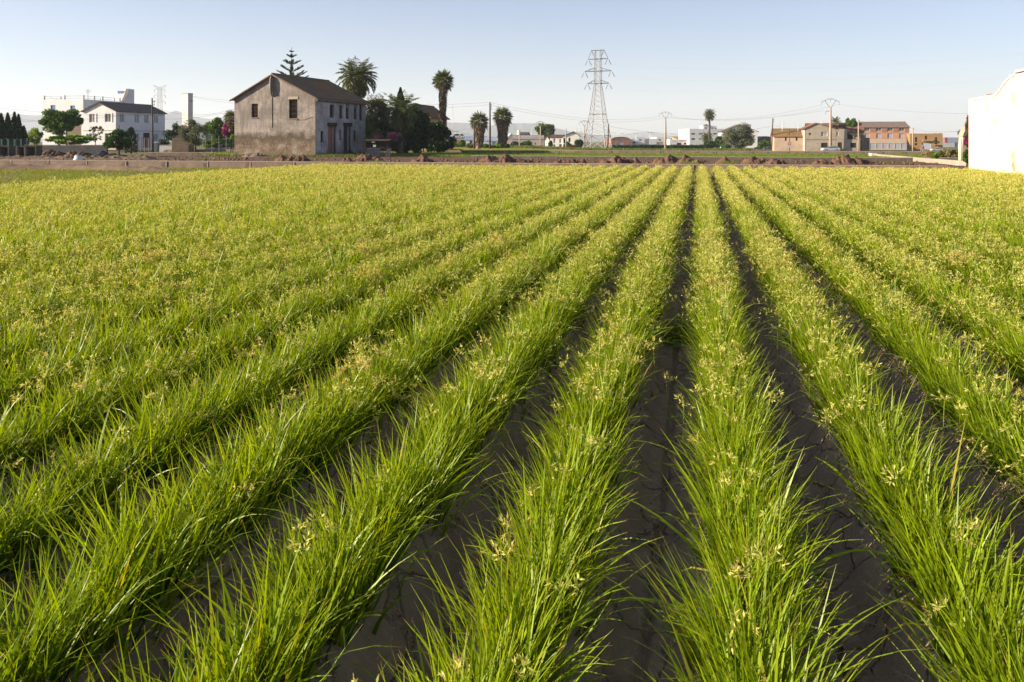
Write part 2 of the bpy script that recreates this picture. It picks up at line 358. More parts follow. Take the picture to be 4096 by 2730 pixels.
def sheet(name, u0, u1, v0, v1, m, z=-.05, du=1.5, amp=0.0, fs=1.0, kind='structure', follow=True, seed=3):
    us = np.linspace(u0, u1, max(2, int((u1 - u0) / du) + 1)); vs = np.linspace(v0, v1, max(2, int((v1 - v0) / du) + 1))
    U, Vv = np.meshgrid(us, vs); X, Y = fu(U, Vv)
    Z = (G(X, Y) if follow else 0) + z + (amp * (fbm(U * fs, Vv * fs, 4, seed) - .45) if amp else 0)
    P = np.stack([X, Y, Z], -1).reshape(-1, 3); a = np.arange(len(vs) - 1)[:, None] * len(us) + np.arange(len(us) - 1)[None, :]
    Fc = np.stack([a, a + 1, a + 1 + len(us), a + len(us)], -1).reshape(-1, 4)
    o = npmesh(name, P, Fc, m, smooth=True); tag(o, kind=kind); return o
S = .628; U0 = .142                                     # row spacing and the middle row's offset
def furrow(U, V):
    k = (U - U0) / S; d = np.abs(k - np.round(k)) * 2   # 0 on the bed, 1 in the furrow
    z = .19 * (1 - sstep((d - .25) / .62)) - .05
    wob = (fbm(V * 1.3, np.round(k - .5) * 7.3, 4, 11) - .5) * .35
    kk = (U - U0) / S - .5; e = np.abs(kk - np.round(kk) + wob * .28) * S
    gap = .010 + .020 * vnoise(V * 2.2, np.round(kk) * 3.1, 5)
    z = z - .055 * np.clip(1 - e / gap, 0, 1)
    kr = np.abs(np.mod(V * 1.9 + np.round(kk) * .37 + .5 * fbm(U * 3, V * 3, 3, 8), 1) - .5) / 1.9
    z = z - .030 * np.clip(1 - kr / .014, 0, 1) * (vnoise(np.floor(V * 1.9), np.round(kk) * 1.7, 6) > .35)
    z = z + .014 * (fbm(U * 5, V * 5, 4, 2) - .5)
    return z
def soil_patch(u0, u1, v0, v1, du, dv):
    us = np.arange(u0, u1 + 1e-6, du); vs = np.arange(v0, v1 + 1e-6, dv); U, V = np.meshgrid(us, vs)
    X, Y = fu(U, V); P = np.stack([X, Y, furrow(U, V)], -1).reshape(-1, 3); a = np.arange(len(vs) - 1)[:, None] * len(us) + np.arange(len(us) - 1)[None, :]
    return P, np.stack([a, a + 1, a + 1 + len(us), a + len(us)], -1).reshape(-1, 4)
pp = [soil_patch(-4.2, 3.0, .6, 9.0, .012, .02), soil_patch(-4.2, 3.0, 9.0, 42, .03, .12), soil_patch(-4.2, 3.0, -3, .6, .05, .1),
      soil_patch(-18.6, -4.2, -3, 42, .06, .2), soil_patch(3.0, 12.0, -3, 42, .06, .2)]
V, Fc, _ = cat(pp); o = npmesh('field_soil', V, Fc, soil_f, smooth=True); tag(o, kind='structure')
sheet('dirt_headland', -62, 34, 43.2, 68.8, soil_r, -.02, .35, .16, .9)
sheet('farmyard', -62, -20.3, 68.85, 77.6, soil_r, -.02, .35, .12, .9)
sheet('dry_grass_field', -60, -18.6, -3, 41.8, soil_g, -.03, .3, .10, .8)
sheet('green_field', -20, 80, 69.6, 96.6, mat('green_field_soil', (.10, .12, .03), (.13, .11, .05), .6), -.03, 2)
sheet('yellow_field', -75, 120, 98.2, 190, mat('yellow_field_soil', (.20, .18, .06), (.17, .14, .06), .4), -.06, 3)
# mountains
def ridge(name, prof, D, depth, m, seed):
    pxs = np.array([p[0] for p in prof], float); pys = np.array([p[1] for p in prof], float)
    q = np.arange(pxs[0], pxs[-1], 6.0); yy = np.interp(q, pxs, pys) + (fbm(q / 30, q * 0, 4, seed) - .5) * 5
    rows = []; R_ = 14
    for j in range(R_ + 1):
        t = j / R_; d = D + depth * t
        env = math.sin(min(1, t * 2) * math.pi / 2) if t <= .5 else math.cos((t - .5) * math.pi)
        h = (PZ(yy, D + depth * .5) + 1) * env * (1 if t == .5 else (1 - .25 * fbm(q / 22, q * 0 + t * 6, 4, seed + 5))) - 1
        rows.append(np.stack([PX(q, D + depth * .5), np.full(len(q), d), h], -1))
    V = np.concatenate(rows); n = len(q); a = np.arange(R_)[:, None] * n + np.arange(n - 1)[None, :]
    o = npmesh(name, V, np.stack([a, a + 1, a + 1 + n, a + n], -1).reshape(-1, 4), m, smooth=True); tag(o, kind='structure')
hillm = mat('scrub_hillside', (.07, .085, .04), (.13, .11, .07), .004, .95, .4, 8)
ridge('mountains', [(-700, 470), (-300, 448), (0, 455), (150, 462), (330, 456), (560, 462), (650, 458), (704, 444), (730, 452), (775, 470), (850, 476), (905, 466), (990, 455), (1100, 470), (1300, 480), (1500, 478), (1650, 488), (1770, 489), (1895, 495), (1935, 507), (1960, 503), (2040, 494), (2155, 494), (2205, 510), (2280, 525), (2360, 536), (2440, 552), (2560, 562)], 5200, 1600, hillm, 4)
ridge('far_mountains', [(1500, 540), (2050, 540), (2380, 540), (2480, 540), (2545, 531), (2590, 527), (2640, 534), (2690, 542), (2740, 533), (2800, 540), (3000, 552), (3300, 560), (4300, 562)], 8000, 1200, hillm, 9)
# ---------------------------------------------------------------- the sedge crop
rng = np.random.default_rng(7)
def lod(d): return 1020 * np.clip((4.5 / d), 0, 1) ** 0.80
def crop_row(u0, v0, v1, seed, wide=1.0):
    rg = np.random.default_rng(seed); seg = np.arange(v0, v1, .25); B = []; H = []
    for K, dlo, dhi in ((6, 0, 5), (4, 5, 11), (3, 11, 99)):
        pts = []; 
        for s0 in seg:
            x, y = fu(u0, s0 + .125); d = math.hypot(x, y)
            if not (dlo <= d < dhi) or y < -1 or abs(x) > .68 * max(y, 0) + 3.0: continue
            vig = .75 + .6 * vnoise(np.array([s0 * .9]), np.array([seed * 1.7]), 3)[0]
            pts.append((s0, d, int(lod(d) * .25 * (.8 + .2 * vig)), vig))
        if not pts: continue
        cnt = np.array([p[2] for p in pts]); n = cnt.sum()
        sv = np.repeat([p[0] for p in pts], cnt) + rg.random(n) * .25; dd = np.repeat([p[1] for p in pts], cnt); vg = np.repeat([p[3] for p in pts], cnt)
        off = np.clip(rg.normal(0, .050 * wide, n), -.115 * wide, .115 * wide)
        # tufts: pull the roots together
        tid = np.floor(sv / .085).astype(int) * 3 + (rg.random(n) * 3).astype(int); ut = np.unique(tid); tl = rg.normal(0, .16, (len(ut), 2)); ts = .78 + .42 * rg.random(len(ut)); to = rg.normal(0, .030, len(ut)); ti = np.searchsorted(ut, tid)
        sv = np.floor(sv / .085) * .085 + .042 + rg.normal(0, .022, n) + tl[ti, 0] * .1; off = np.clip(off * .75 + to[ti], -.125 * wide, .125 * wide)
        X, Y = fu(u0 + off, sv); Z = furrow(u0 + off, sv) - .01
        outd = off / .12
        ang = rg.random(n) * 2 * np.pi                  # direction of lean in the field frame
        du = np.cos(ang) + outd * 1.2 + tl[ti, 1] * 2.5; dv = np.sin(ang) * .95 + tl[ti, 0] * 2.5
        phi = np.arctan2(dv, du) - AF
        L = (.15 + .155 * rg.random(n) ** .8) * (.82 + .28 * vg) * ts[ti] * min(1.12, .92 + .12 * wide) ; far = np.clip((dd - 6) / 30, 0, 1)
        th0 = np.abs(rg.normal(.08, .18, n)) + .20 * np.abs(outd); kap = .2 + rg.random(n) ** 2.2 * 1.3
        wd = (.0066 + .0060 * rg.random(n) + .006 * (rg.random(n) < .05) * (dd < 6)) * (1 + .75 * np.clip((dd - 4.5) / 9, 0, 1) + 2.2 * far)
        tw = rg.normal(0, .6, n); curl = rg.random(n) < .014; kap = np.where(curl, kap + 2.2 + rg.random(n), kap)
        L = L * np.where(rg.random(n) < .06, 1.22, 1.0)
        V, Fc, al, per = ribbons(np.stack([X, Y, Z], -1), phi, L, th0, kap, wd, tw, K)
        B.append((V, Fc, al, np.repeat(np.clip(rg.beta(2.2, 2.6, n) + (rg.random(n) < .012) * .6 + curl * .8 + (vg - 1) * .15 + (fbm(X * .35, Y * .35, 3, 17) - .5) * .45, 0, 1), per)))
        # flower heads
        fr = np.array([p[1] for p in pts]); patch = vnoise(np.array([p[0] for p in pts]) * 1.1, np.full(len(pts), seed * 2.3), 8)
        dens = np.where(fr < 3.8, 7.0, np.where(fr < 6, 36, 78)) * (.35 + 1.2 * patch) * np.clip(.45 + (fr - 3) / 7, .45, 1.15)
        c2 = rg.poisson(dens * .25); m = c2.sum()
        if m:
            s2 = np.repeat([p[0] for p in pts], c2) + rg.random(m) * .25; d2 = np.repeat(fr, c2)
            o2 = rg.normal(0, .10 * wide, m); hx, hy = fu(u0 + o2, s2); hz = .385 + rg.normal(0, .045, m) - .5 * np.abs(o2) ** 1.3
            top = np.stack([hx, hy, hz], -1)
            # stalks
            V, Fc, al, per = ribbons(top - np.array([0, 0, .22]), rg.random(m) * 6.28, np.full(m, .22), np.full(m, .03), np.full(m, .05), np.full(m, .003) * (1 + d2 / 20), rg.normal(0, .5, m), 2, .7)
            B.append((V, Fc, al * .8, np.repeat(np.full(m, .75), per)))
            if dlo < 11:                                # bracts under the near heads
                q = 3; tp = np.repeat(top, q, 0); k = len(tp)
                V, Fc, al, per = ribbons(tp, rg.random(k) * 6.28, .06 + .08 * rg.random(k), .7 + .5 * rg.random(k), .5 + rg.random(k) * .8, np.full(k, .0035) * (1 + .5 * (dlo >= 5)), rg.normal(0, .4, k), 3)
                B.append((V, Fc, al, np.repeat(rg.random(k) * .7, per)))
            rays, sp = ((9, 6), (6, 4), (5, 2))[0 if dlo == 0 else 1 if dlo == 5 else 2]
            rd = unit(rg.normal(size=(m, rays, 3)) * [1, 1, .7] + [0, 0, .75]); rl = (.018 + .045 * rg.random((m, rays, 1)))
            tips = (top[:, None, :] + rd * rl)
            td = unit(rd[:, :, None, :] + rg.normal(size=(m, rays, sp, 3)) * .75)
            sc_ = (1 + np.clip((d2 - 5) / 14, 0, 2.0))[:, None, None] * np.ones((1, rays, sp))
            ln = (.015 + .011 * rg.random((m, rays, sp))) * sc_
            pc = tips[:, :, None, :] - rd[:, :, None, :] * (rg.random((m, rays, sp, 1)) * .02) + td * ln[..., None] * .45
            V, Fc = diamonds(pc.reshape(-1, 3), td.reshape(-1, 3), ln.ravel(), ln.ravel() * .27, rg)
            H.append((V, Fc))
    return B, H
def emit_rows(name, label, cat_, rows, v0f, seed0, kind='stuff', group=None):
    B = []; H = []
    for k in rows:
        b, h = crop_row(U0 + k * S, v0f(k), 36.6, 1000 + seed0 + k, {-3: 1.4, -2: 1.32, -1: 1.2, 0: 1.08, 1: 1.08, 2: 1.12, 3: 1.2}.get(k, 1.5)); B += b; H += h
    V, Fc, ex = cat(B)
    o = npmesh(name, V, Fc, sedge, attrs={'along': np.concatenate([e[0] for e in ex]), 'rnd': np.concatenate([e[1] for e in ex])})
    tag(o, label, cat_, group, kind)
    V, Fc, _ = cat(H); f = npmesh('flower_heads', V, Fc, spike, o); f['kind'] = 'stuff'
    return o
ROWL = {0: 'straight crop row running up the middle, earth furrow bare on both sides',
        1: 'crop row directly right of the straight middle row',
        2: 'second crop row right of the middle row, leaving the picture low on the right edge',
        3: 'third crop row right of the middle row, dense with flower heads',
        -1: 'crop row directly left of the straight middle row',
        -2: 'second crop row left of the middle row, ending at the bottom edge over bare cracked soil',
        -3: 'third crop row left of the middle row, slanting to the bottom left',
        -4: 'fourth crop row left of the middle row, meeting the bottom left corner',
        -5: 'fifth crop row left of the middle row, reaching the left edge'}
for k, lb in ROWL.items():
    emit_rows('crop_row', 'green sedge ' + lb, 'crop row', [k], lambda k: .3, 0, group='separate sedge rows in the middle of the field')
emit_rows('dense_crop', 'dense yellow green sedge left of the separate rows, rows merged together', 'crop', range(-29, -5), lambda k: 0, 100)
emit_rows('dense_crop', 'dense yellow green sedge on the right, running up to the white wall', 'crop', range(4, 18), lambda k: 0, 300)
def litter():
    rg = np.random.default_rng(77); n = 2600; k = rg.integers(-6, 5, n); U = U0 + (k + .5) * S + rg.normal(0, .12, n); Vv = .6 + 9 * rg.random(n) ** 1.2; X, Y = fu(U, Vv); Z = furrow(U, Vv) + .006
    V, Fc, al, per = ribbons(np.stack([X, Y, Z], -1), rg.random(n) * 6.28, .02 + .07 * rg.random(n) ** 2, 1.45 + rg.normal(0, .08, n), rg.normal(0, .3, n), .002 + .003 * rg.random(n), rg.normal(0, .4, n), 3)
    V[:, 2] = np.maximum(V[:, 2], np.repeat(Z, per) - .002); o = npmesh('plant_litter', V, Fc, leafmat('dry_straw', (.30, .20, .12), (.18, .11, .07), None, .1)); tag(o, 'dry leaf scraps lying in the bare furrows', 'litter', kind='stuff')
    n = 3000; k = rg.integers(-6, 5, n); U = U0 + (k + .5) * S + rg.normal(0, .13, n); Vv = .6 + 11 * rg.random(n); X, Y = fu(U, Vv); Z = furrow(U, Vv)
    b = np.array([(1, 0, 0), (-1, 0, 0), (0, 1, 0), (0, -1, 0), (0, 0, 1), (0, 0, -1)], float); f = np.array([(0, 2, 4), (2, 1, 4), (1, 3, 4), (3, 0, 4), (2, 0, 5), (1, 2, 5), (3, 1, 5), (0, 3, 5)])
    s_ = (.003 + .012 * rg.random(n) ** 4)[:, None, None]; V = (b[None] * (.6 + .8 * rg.random((n, 6, 1)))) * s_ + np.stack([X, Y, Z + .002], -1)[:, None, :]
    o = npmesh('soil_crumbs', V.reshape(-1, 3), (f[None] + (np.arange(n) * 6)[:, None, None]).reshape(-1, 3), soil_f); tag(o, 'small crumbs of dry earth in the furrows', 'crumbs', kind='stuff')
litter()
# ---------------------------------------------------------------- other grass
def scatter_grass(name, label, cat_, u0, u1, v0, v1, dens, h, wd, m, seed, K=2, mask=None, lean=.5):
    rg = np.random.default_rng(seed); n = int((u1 - u0) * (v1 - v0) * dens)
    U = u0 + rg.random(n) * (u1 - u0); Vv = v0 + rg.random(n) * (v1 - v0); X, Y = fu(U, Vv)
    ok = (np.abs(X) < .66 * Y + 6)
    if mask is not None: ok &= mask(U, Vv, rg)
    X, Y = X[ok], Y[ok]; n = len(X); P0 = np.stack([X, Y, G(X, Y) - .03], -1)
    V, Fc, al, per = ribbons(P0, rg.random(n) * 6.28, h * (.6 + .7 * rg.random(n)), np.abs(rg.normal(.15, .2, n)), lean + rg.random(n) * .9, wd * (.7 + .6 * rg.random(n)), rg.normal(0, .6, n), K)
    o = npmesh(name, V, Fc, m); tag(o, label, cat_, kind='stuff'); return o
cl = lambda s, th: (lambda U, V, rg: fbm(U * s, V * s, 3, 21) + .25 * (rg.random(len(U)) - .5) > th)
scatter_grass('short_grass', 'short green grass of the middle field beyond the dirt heaps', 'grass', -62, 70, 69.8, 96.4, 60, .30, .035, gr_green, 31, mask=lambda U, V, rg: (U > -20) | (V > 78.3))
scatter_grass('short_grass', 'thin strip of yellowish grass beyond the second low channel', 'grass', -75, 110, 98.4, 186, 11, .30, .08, gr_yel, 32)
scatter_grass('short_grass', 'thin yellowish grass running up to the houses on the right', 'grass', 8, 110, 186, 207, 16, .28, .09, gr_yel, 38)
scatter_grass('rough_grass', 'rough green verge in front of the far buildings', 'grass', -70, 12, 180, 206, 16, .9, .16, gr_rough, 33, mask=cl(.12, .42))
scatter_grass('sparse_grass', 'sparse grass on dry soil left of the crop', 'grass', -46, -18.4, 18, 41.7, 330, .13, .014, leafmat('grass_sparse', (.13, .17, .02), (.24, .25, .05), (.17, .20, .03), .45, tcol=(1.4, 1.4, .6), scale=.4), 34, mask=cl(.45, .38))
scatter_grass('sparse_grass', 'yellowing plants along the left edge of the crop', 'grass', -20.5, -18.2, 17, 41.7, 200, .26, .016, gr_yel, 35)
scatter_grass('weeds', 'scattered weeds on the red brown headland', 'weeds', -60, 32, 43.4, 68.5, 12, .22, .03, gr_rough, 36, mask=cl(.35, .68))
scatter_grass('weeds', 'dry weeds at the foot of the old farmhouse walls', 'weeds', -51, -33, 74.2, 77.5, 60, .35, .05, gr_rough, 37, mask=cl(.5, .42))
# ================================================================ builders
def shim(o, **k):
    for a, b in k.items(): o[a] = b
    return o
def window(parent, o, d, nrm, h, depth, kind):
    """fills one opening h=(x0,x1,z0,z1) of a wall that starts at o along d; parts are pieces of their own"""
    o = Vector(o); d = Vector(d); nrm = Vector(nrm); up = Vector((0, 0, 1)); a, b, c, e = h
    P = lambda x, z, q: o + d * x + up * z - nrm * q
    def slab(mb, x0, x1, z0, z1, q0, q1):
        n = len(mb.v); mb.v += [tuple(P(x, z, q)) for q in (q0, q1) for x, z in ((x0, z0), (x1, z0), (x1, z1), (x0, z1))]
        mb.f += [tuple(n + i for i in q) for q in ((0, 1, 2, 3), (7, 6, 5, 4), (4, 5, 1, 0), (5, 6, 2, 1), (6, 7, 3, 2), (7, 4, 0, 3))]
    f = .06 if kind not in ('dark', 'barred') else .04; q = depth * .75
    fm = {'white': white, 'dark': wood_dk, 'barred': wood_dk, 'shutter': bluep, 'roller': mat('lilac_blind', (.37, .365, .42), (.32, .32, .37), .6, .6, 0), 'wood': wood_dk, 'terra': terra, 'slate': slate, 'garage': wood_gy, 'metal': greyblue, 'grey': steel}.get(kind, white)
    fr = MB()
    for r in ((a, a + f, c, e), (b - f, b, c, e), (a + f, b - f, e - f, e), (a + f, b - f, c, c + f)): slab(fr, *r, q - .05, q + .02)
    nm = 'door' if kind in ('wood', 'terra', 'slate', 'garage', 'metal') else 'shutter' if kind in ('shutter', 'roller') else 'window'
    if nm == 'window':
        if kind != 'dark': slab(fr, (a + b) / 2 - .025, (a + b) / 2 + .025, c + f, e - f, q - .045, q + .015)
        if kind == 'barred':
            for k in range(1, 6): slab(fr, a + (b - a) * k / 6 - .012, a + (b - a) * k / 6 + .012, c, e, q - .09, q - .06)
            for k in range(1, 4): slab(fr, a, b, c + (e - c) * k / 4 - .02, c + (e - c) * k / 4 + .02, q - .12, q - .095)
    fo = fr.build(nm if nm == 'window' else nm, fm, parent)
    pn = MB()
    if nm == 'window':
        slab(pn, a, b, c, e, q + .02, q + .05); pn.build('pane', darkin if kind in ('dark', 'barred') else (curtain if kind == 'white' and (int(a * 7) % 3) else glass), fo)
    else:
        n = max(2, int((b - a) / .25)) if nm == 'door' and kind != 'garage' else max(3, int((e - c) / .22))
        if kind in ('wood', 'terra', 'slate', 'metal'):
            for k in range(n): slab(pn, a + f + (b - a - 2 * f) * k / n + .006, a + f + (b - a - 2 * f) * (k + 1) / n - .006, c + f, e - f, q, q + .04)
        else:
            for k in range(n): slab(pn, a + f, b - f, c + f + (e - c - 2 * f) * k / n + .008, c + f + (e - c - 2 * f) * (k + 1) / n - .008, q - .01 * (k % 2), q + .04)
        pn.build('panel', fm, fo)
    return fo
def roofsheet(mb, p0, p1, p2, p3, period=.26, amp=.035, th=.12):
    """tiled slope: p0-p1 along the eave, p3-p2 along the ridge; real corrugation"""
    p0, p1, p2, p3 = map(Vector, (p0, p1, p2, p3)); L = (p1 - p0).length; n = max(2, int(L / period * 4)); n = min(n, 360)
    nr = (p1 - p0).cross(p3 - p0).normalized(); nr = nr if nr.z > 0 else -nr
    rows = 6; base = len(mb.v)
    for j in range(rows + 1):
        a = p0.lerp(p3, j / rows); b = p1.lerp(p2, j / rows)
        for i in range(n + 1):
            mb.v.append(tuple(a.lerp(b, i / n) + nr * (amp * math.cos(i / n * L / period * 2 * math.pi) + .012 * math.sin(i * 12.9 + j * 4.1))))
    w_ = n + 1
    for j in range(rows):
        for i in range(n): q = base + j * w_ + i; mb.f.append((q, q + 1, q + 1 + w_, q + w_))
    dn = -nr * th
    mb.quad(p0 + dn, p3 + dn, p2 + dn, p1 + dn)
    e = -nr * amp
    for a, b in ((p0, p1), (p1, p2), (p2, p3), (p3, p0)): mb.quad(a + e, b + e, b + dn, a + dn)
def house(name, label, cat_, A, yaw, W, L, H, roof=None, peak=2.0, wm=white, rm=tile_br, front=(), right=(), left=(), over=.35, z=None, depth=.22, group=None, par=0, ridge=.5, rwm=None):
    """front wall starts at A and runs W along yaw; depth L behind it. roof: 'x' ridge along the front, 'y' ridge going back, 'flat', 'shed', 'arch'"""
    z = float(G(*A)) - .05 if z is None else z
    t = empty(name, (A[0], A[1], z), label, cat_, group, yaw)
    wl = MB(); dx = Vector((1, 0, 0)); dy = Vector((0, 1, 0))
    wl.holes((0, 0, 0), dx, -dy, W, H, [h[:4] for h in front], depth)
    (wl if rwm is None else (w2 := MB())).holes((W, 0, 0), dy, dx, L, H, [h[:4] for h in right], depth)
    if rwm: w2.build('side_wall', rwm, t)
    wl.holes((0, L, 0), -dy, -dx, L, H, [h[:4] for h in left], depth)
    wl.holes((W, L, 0), -dx, dy, W, H, [], depth)
    rp = W * ridge
    if roof == 'y':
        wl.poly([(0, 0, H), (W, 0, H), (rp, 0, H + peak)]); wl.poly([(W, L, H), (0, L, H), (rp, L, H + peak)])
    elif roof == 'x':
        wl.poly([(W, 0, H), (W, L, H), (W, L / 2, H + peak)]); wl.poly([(0, L, H), (0, 0, H), (0, L / 2, H + peak)])
    elif roof == 'shed':
        wl.poly([(W, 0, H), (W, L, H), (W, L, H + peak)]); wl.poly([(0, L, H), (0, 0, H), (0, L, H + peak)]); wl.quad((W, L, H), (0, L, H), (0, L, H + peak), (W, L, H + peak))
    elif roof == 'arch':
        arc = [(W / 2 - W / 2 * math.cos(math.pi * k / 12), H + peak * math.sin(math.pi * k / 12)) for k in range(13)]
        wl.poly([(x, 0, q) for x, q in arc][::-1]); wl.poly([(x, L, q) for x, q in arc])
    elif roof == 'flat' and par:
        wl.box(0, W, .002, .2, H - .002, H + par); wl.box(0, .2, .22, L, H - .002, H + par); wl.box(W - .2, W, .22, L, H - .002, H + par)
    wl.build('wall', wm, t)
    rf = MB(); ov = over
    if roof == 'y':
        s1 = peak / rp; s2 = peak / (W - rp)
        roofsheet(rf, (-ov, -ov, H - ov * s1 + .1), (-ov, L + ov, H - ov * s1 + .1), (rp, L + ov, H + peak + .1), (rp, -ov, H + peak + .1))
        roofsheet(rf, (W + ov, L + ov, H - ov * s2 + .1), (W + ov, -ov, H - ov * s2 + .1), (rp, -ov, H + peak + .1), (rp, L + ov, H + peak + .1))
        rf.tube([(rp, -ov, H + peak + .12), (rp, L + ov, H + peak + .12)], .11, 6)
    elif roof == 'x':
        s = peak / (L / 2)
        roofsheet(rf, (-ov, -ov, H - ov * s + .1), (W + ov, -ov, H - ov * s + .1), (W + ov, L / 2, H + peak + .1), (-ov, L / 2, H + peak + .1))
        roofsheet(rf, (W + ov, L + ov, H - ov * s + .1), (-ov, L + ov, H - ov * s + .1), (-ov, L / 2, H + peak + .1), (W + ov, L / 2, H + peak + .1))
        rf.tube([(-ov, L / 2, H + peak + .12), (W + ov, L / 2, H + peak + .12)], .11, 6)
    elif roof == 'shed':
        roofsheet(rf, (-ov, -ov, H + .1), (W + ov, -ov, H + .1), (W + ov, L + ov, H + peak + .1), (-ov, L + ov, H + peak + .1))
    elif roof == 'arch':
        for k in range(12):
            a, b = arc[k], arc[k + 1]; roofsheet(rf, (a[0], -ov, a[1] + .08), (a[0], L + ov, a[1] + .08), (b[0], L + ov, b[1] + .08), (b[0], -ov, b[1] + .08), th=.06)
    else: rf.box(.2, W - .2, .2, L, H - .25, H - .05)
    rf.build('roof', rm, t)
    for lst, o, d, nr in ((front, (0, 0, 0), dx, -dy), (right, (W, 0, 0), dy, dx), (left, (0, L, 0), -dy, -dx)):
        for h in lst:
            if len(h) > 4 and h[4]: window(t, o, d, nr, h[:4], depth, h[4])
    return t
def holes_px(A, yaw, z, lst):
    out = []
    for x0, x1, y0, y1, k in lst:
        s0, z1 = onp(x0, (y0), A, yaw); s1, _ = onp(x1, y0, A, yaw); _, z0 = onp((x0 + x1) / 2, y1, A, yaw); out.append((s0, s1, max(.02, z0 - z), z1 - z, k))
    return out
# ---- plants
def quads_leaves(C, n, size, rng, aspect=.55, flat=0.0):
    D = unit(rng.normal(size=(n, 3)) + [0, 0, flat]); ln = size * (.6 + .8 * rng.random(n))
    return diamonds(C, D, ln, ln * aspect, rng)
def crown_pts(n, rx, ry, rz, rng, clumps=26, cs=.30, hollow=.45, squash=0.0):
    u = unit(rng.normal(size=(clumps, 3))); r = hollow + (1 - hollow) * rng.random((clumps, 1)) ** .5
    cc = u * r * (1 - cs * .6); cc[:, 2] = np.where(cc[:, 2] < -.55, -.55 + (cc[:, 2] + .55) * .4, cc[:, 2])
    k = rng.integers(0, clumps, n); s = cs * (.55 + .75 * rng.random(clumps))[k][:, None]
    p = (cc[k] + unit(rng.normal(size=(n, 3))) * (rng.random((n, 1)) ** .45) * s) * 1.12
    return p * [rx, ry, rz], cc * [rx, ry, rz]
def tree(name, label, cat_, px, D, ytop, ybot, wpx, leaf=None, seed=1, n=3200, size=.16, trunk=.16, clumps=26, cs=.32, hollow=.35, group=None, flowers=None, bushy=False, base=None, lean=0.0, aspect=.55):
    rg = np.random.default_rng(seed); x = PX(px, D); y = D; z0 = float(G(x, y)) - .08
    zt = PZ(ytop, D) - z0; zb = max(.1, PZ(ybot, D) - z0); rz = (zt - zb) / 2; rx = wpx / F * D / 2; zc = (zt + zb) / 2
    t = empty(name, (x, y, z0), label, cat_, group)
    n = int(n * 2.3); size = size * 1.12
    p, cc = crown_pts(n, rx, rx * .85, rz, rg, clumps, cs, hollow); p = p + [lean, 0, zc]; cc = cc + [lean, 0, zc]
    V, Fc = quads_leaves(p, n, size, rg, aspect)
    npmesh('foliage' if bushy else 'crown', V, Fc, leaf or L_mid, t)
    if flowers:
        m_, frac, upper = flowers; k = int(n * frac); q, _ = crown_pts(k, rx * 1.04, rx * .9, rz * 1.04, rg, clumps, cs, .75); q = q + [lean, 0, zc]
        if upper: q = q[q[:, 2] > zc - rz * .2]
        V, Fc = quads_leaves(q, len(q), size * .9, rg, .8); npmesh('blossom', V, Fc, m_, t)
    mb = MB(); bx = base or 0.0; h0 = zb + rz * .45
    mb.tube([(bx, 0, 0), (bx + .05, .02, h0 * .5), (lean * .5, 0, h0)], [trunk, trunk * .8, trunk * .6], 7)
    for c in cc[rg.permutation(len(cc))[: (4 if bushy else 9)]]:
        s = Vector((lean * .5, 0, h0 * (.7 + .3 * rg.random()))); e = Vector(c); md = s.lerp(e, .5) + Vector((0, 0, rz * .12))
        mb.tube([s, md, e], [trunk * .45, trunk * .28, trunk * .08], 5)
    mb.build('stem' if bushy else 'trunk', bark, t, True)
    return t
def conifer(name, label, px, D, ytop, wpx, seed, leaf=None, group=None, shape=.75, n=2200, cat_='cypress', ybase=None):
    rg = np.random.default_rng(seed); x = PX(px, D); z0 = float(G(x, D)) - .08; H = PZ(ytop, D) - z0; r = wpx / F * D / 2
    t = empty(name, (x, D, z0), label, cat_, group); h = rg.random(n) ** .85
    rad = r * np.minimum(1, (1 - h) * 2.2) ** shape * (.75 + .35 * vnoise(h * 9, np.floor(rg.random(n) * 5), seed)) * (.45 + .55 * rg.random(n) ** .4); a = rg.random(n) * 6.283
    P_ = np.stack([rad * np.cos(a), rad * np.sin(a), .15 + h * (H - .1)], -1); D_ = unit(np.stack([np.cos(a) * .35, np.sin(a) * .35, np.ones(n)], -1) + rg.normal(size=(n, 3)) * .25)
    ln = .28 * (.6 + .8 * rg.random(n)) * (H / 4) ** .4; V, Fc = diamonds(P_, D_, ln, ln * .4, rg); npmesh('crown', V, Fc, leaf or L_cyp, t)
    MB().tube([(0, 0, 0), (0, 0, H * .85)], [.13, .03], 6).build('trunk', bark, t, True); return t
def frond(start, phi, el, L, droop, rg, lw=.28, pairs=22, hang=.5, wd=.045):
    k = 9; t = np.linspace(0, 1, k); th = el - droop * t ** 1.3; st = L / (k - 1)
    d = np.stack([np.cos(th) * math.cos(phi), np.cos(th) * math.sin(phi), np.sin(th)], -1); C = np.concatenate([[start], np.array(start) + np.cumsum(d[:-1] * st, 0)])
    side = np.array([-math.sin(phi), math.cos(phi), 0]); mb = []
    w_ = wd * .8; A = C - side * w_ * .5; B = C + side * w_ * .5; V = np.stack([A, B], 1).reshape(-1, 3); b = np.arange(k - 1) * 2
    mb.append((V, np.stack([b, b + 1, b + 3, b + 2], -1)))
    s = np.linspace(.14, .985, pairs); ix = s * (k - 1); i0 = np.minimum(ix.astype(int), k - 2); f = (ix - i0)[:, None]
    Pn = C[i0] * (1 - f) + C[i0 + 1] * f; T = d[i0]; ll = lw * L * (np.sin(np.clip(s * 1.15, 0, 1) * math.pi) ** .5 * .9 + .1)
    for sg in (-1, 1):
        D_ = unit(side * sg * .8 + T * .75 + np.array([0, 0, -hang]) + rg.normal(size=(pairs, 3)) * .10)
        V, Fc = diamonds(Pn + D_ * ll[:, None] * .5, D_, ll, np.full(pairs, wd * 1.15), rg); mb.append((V, Fc))
    return mb
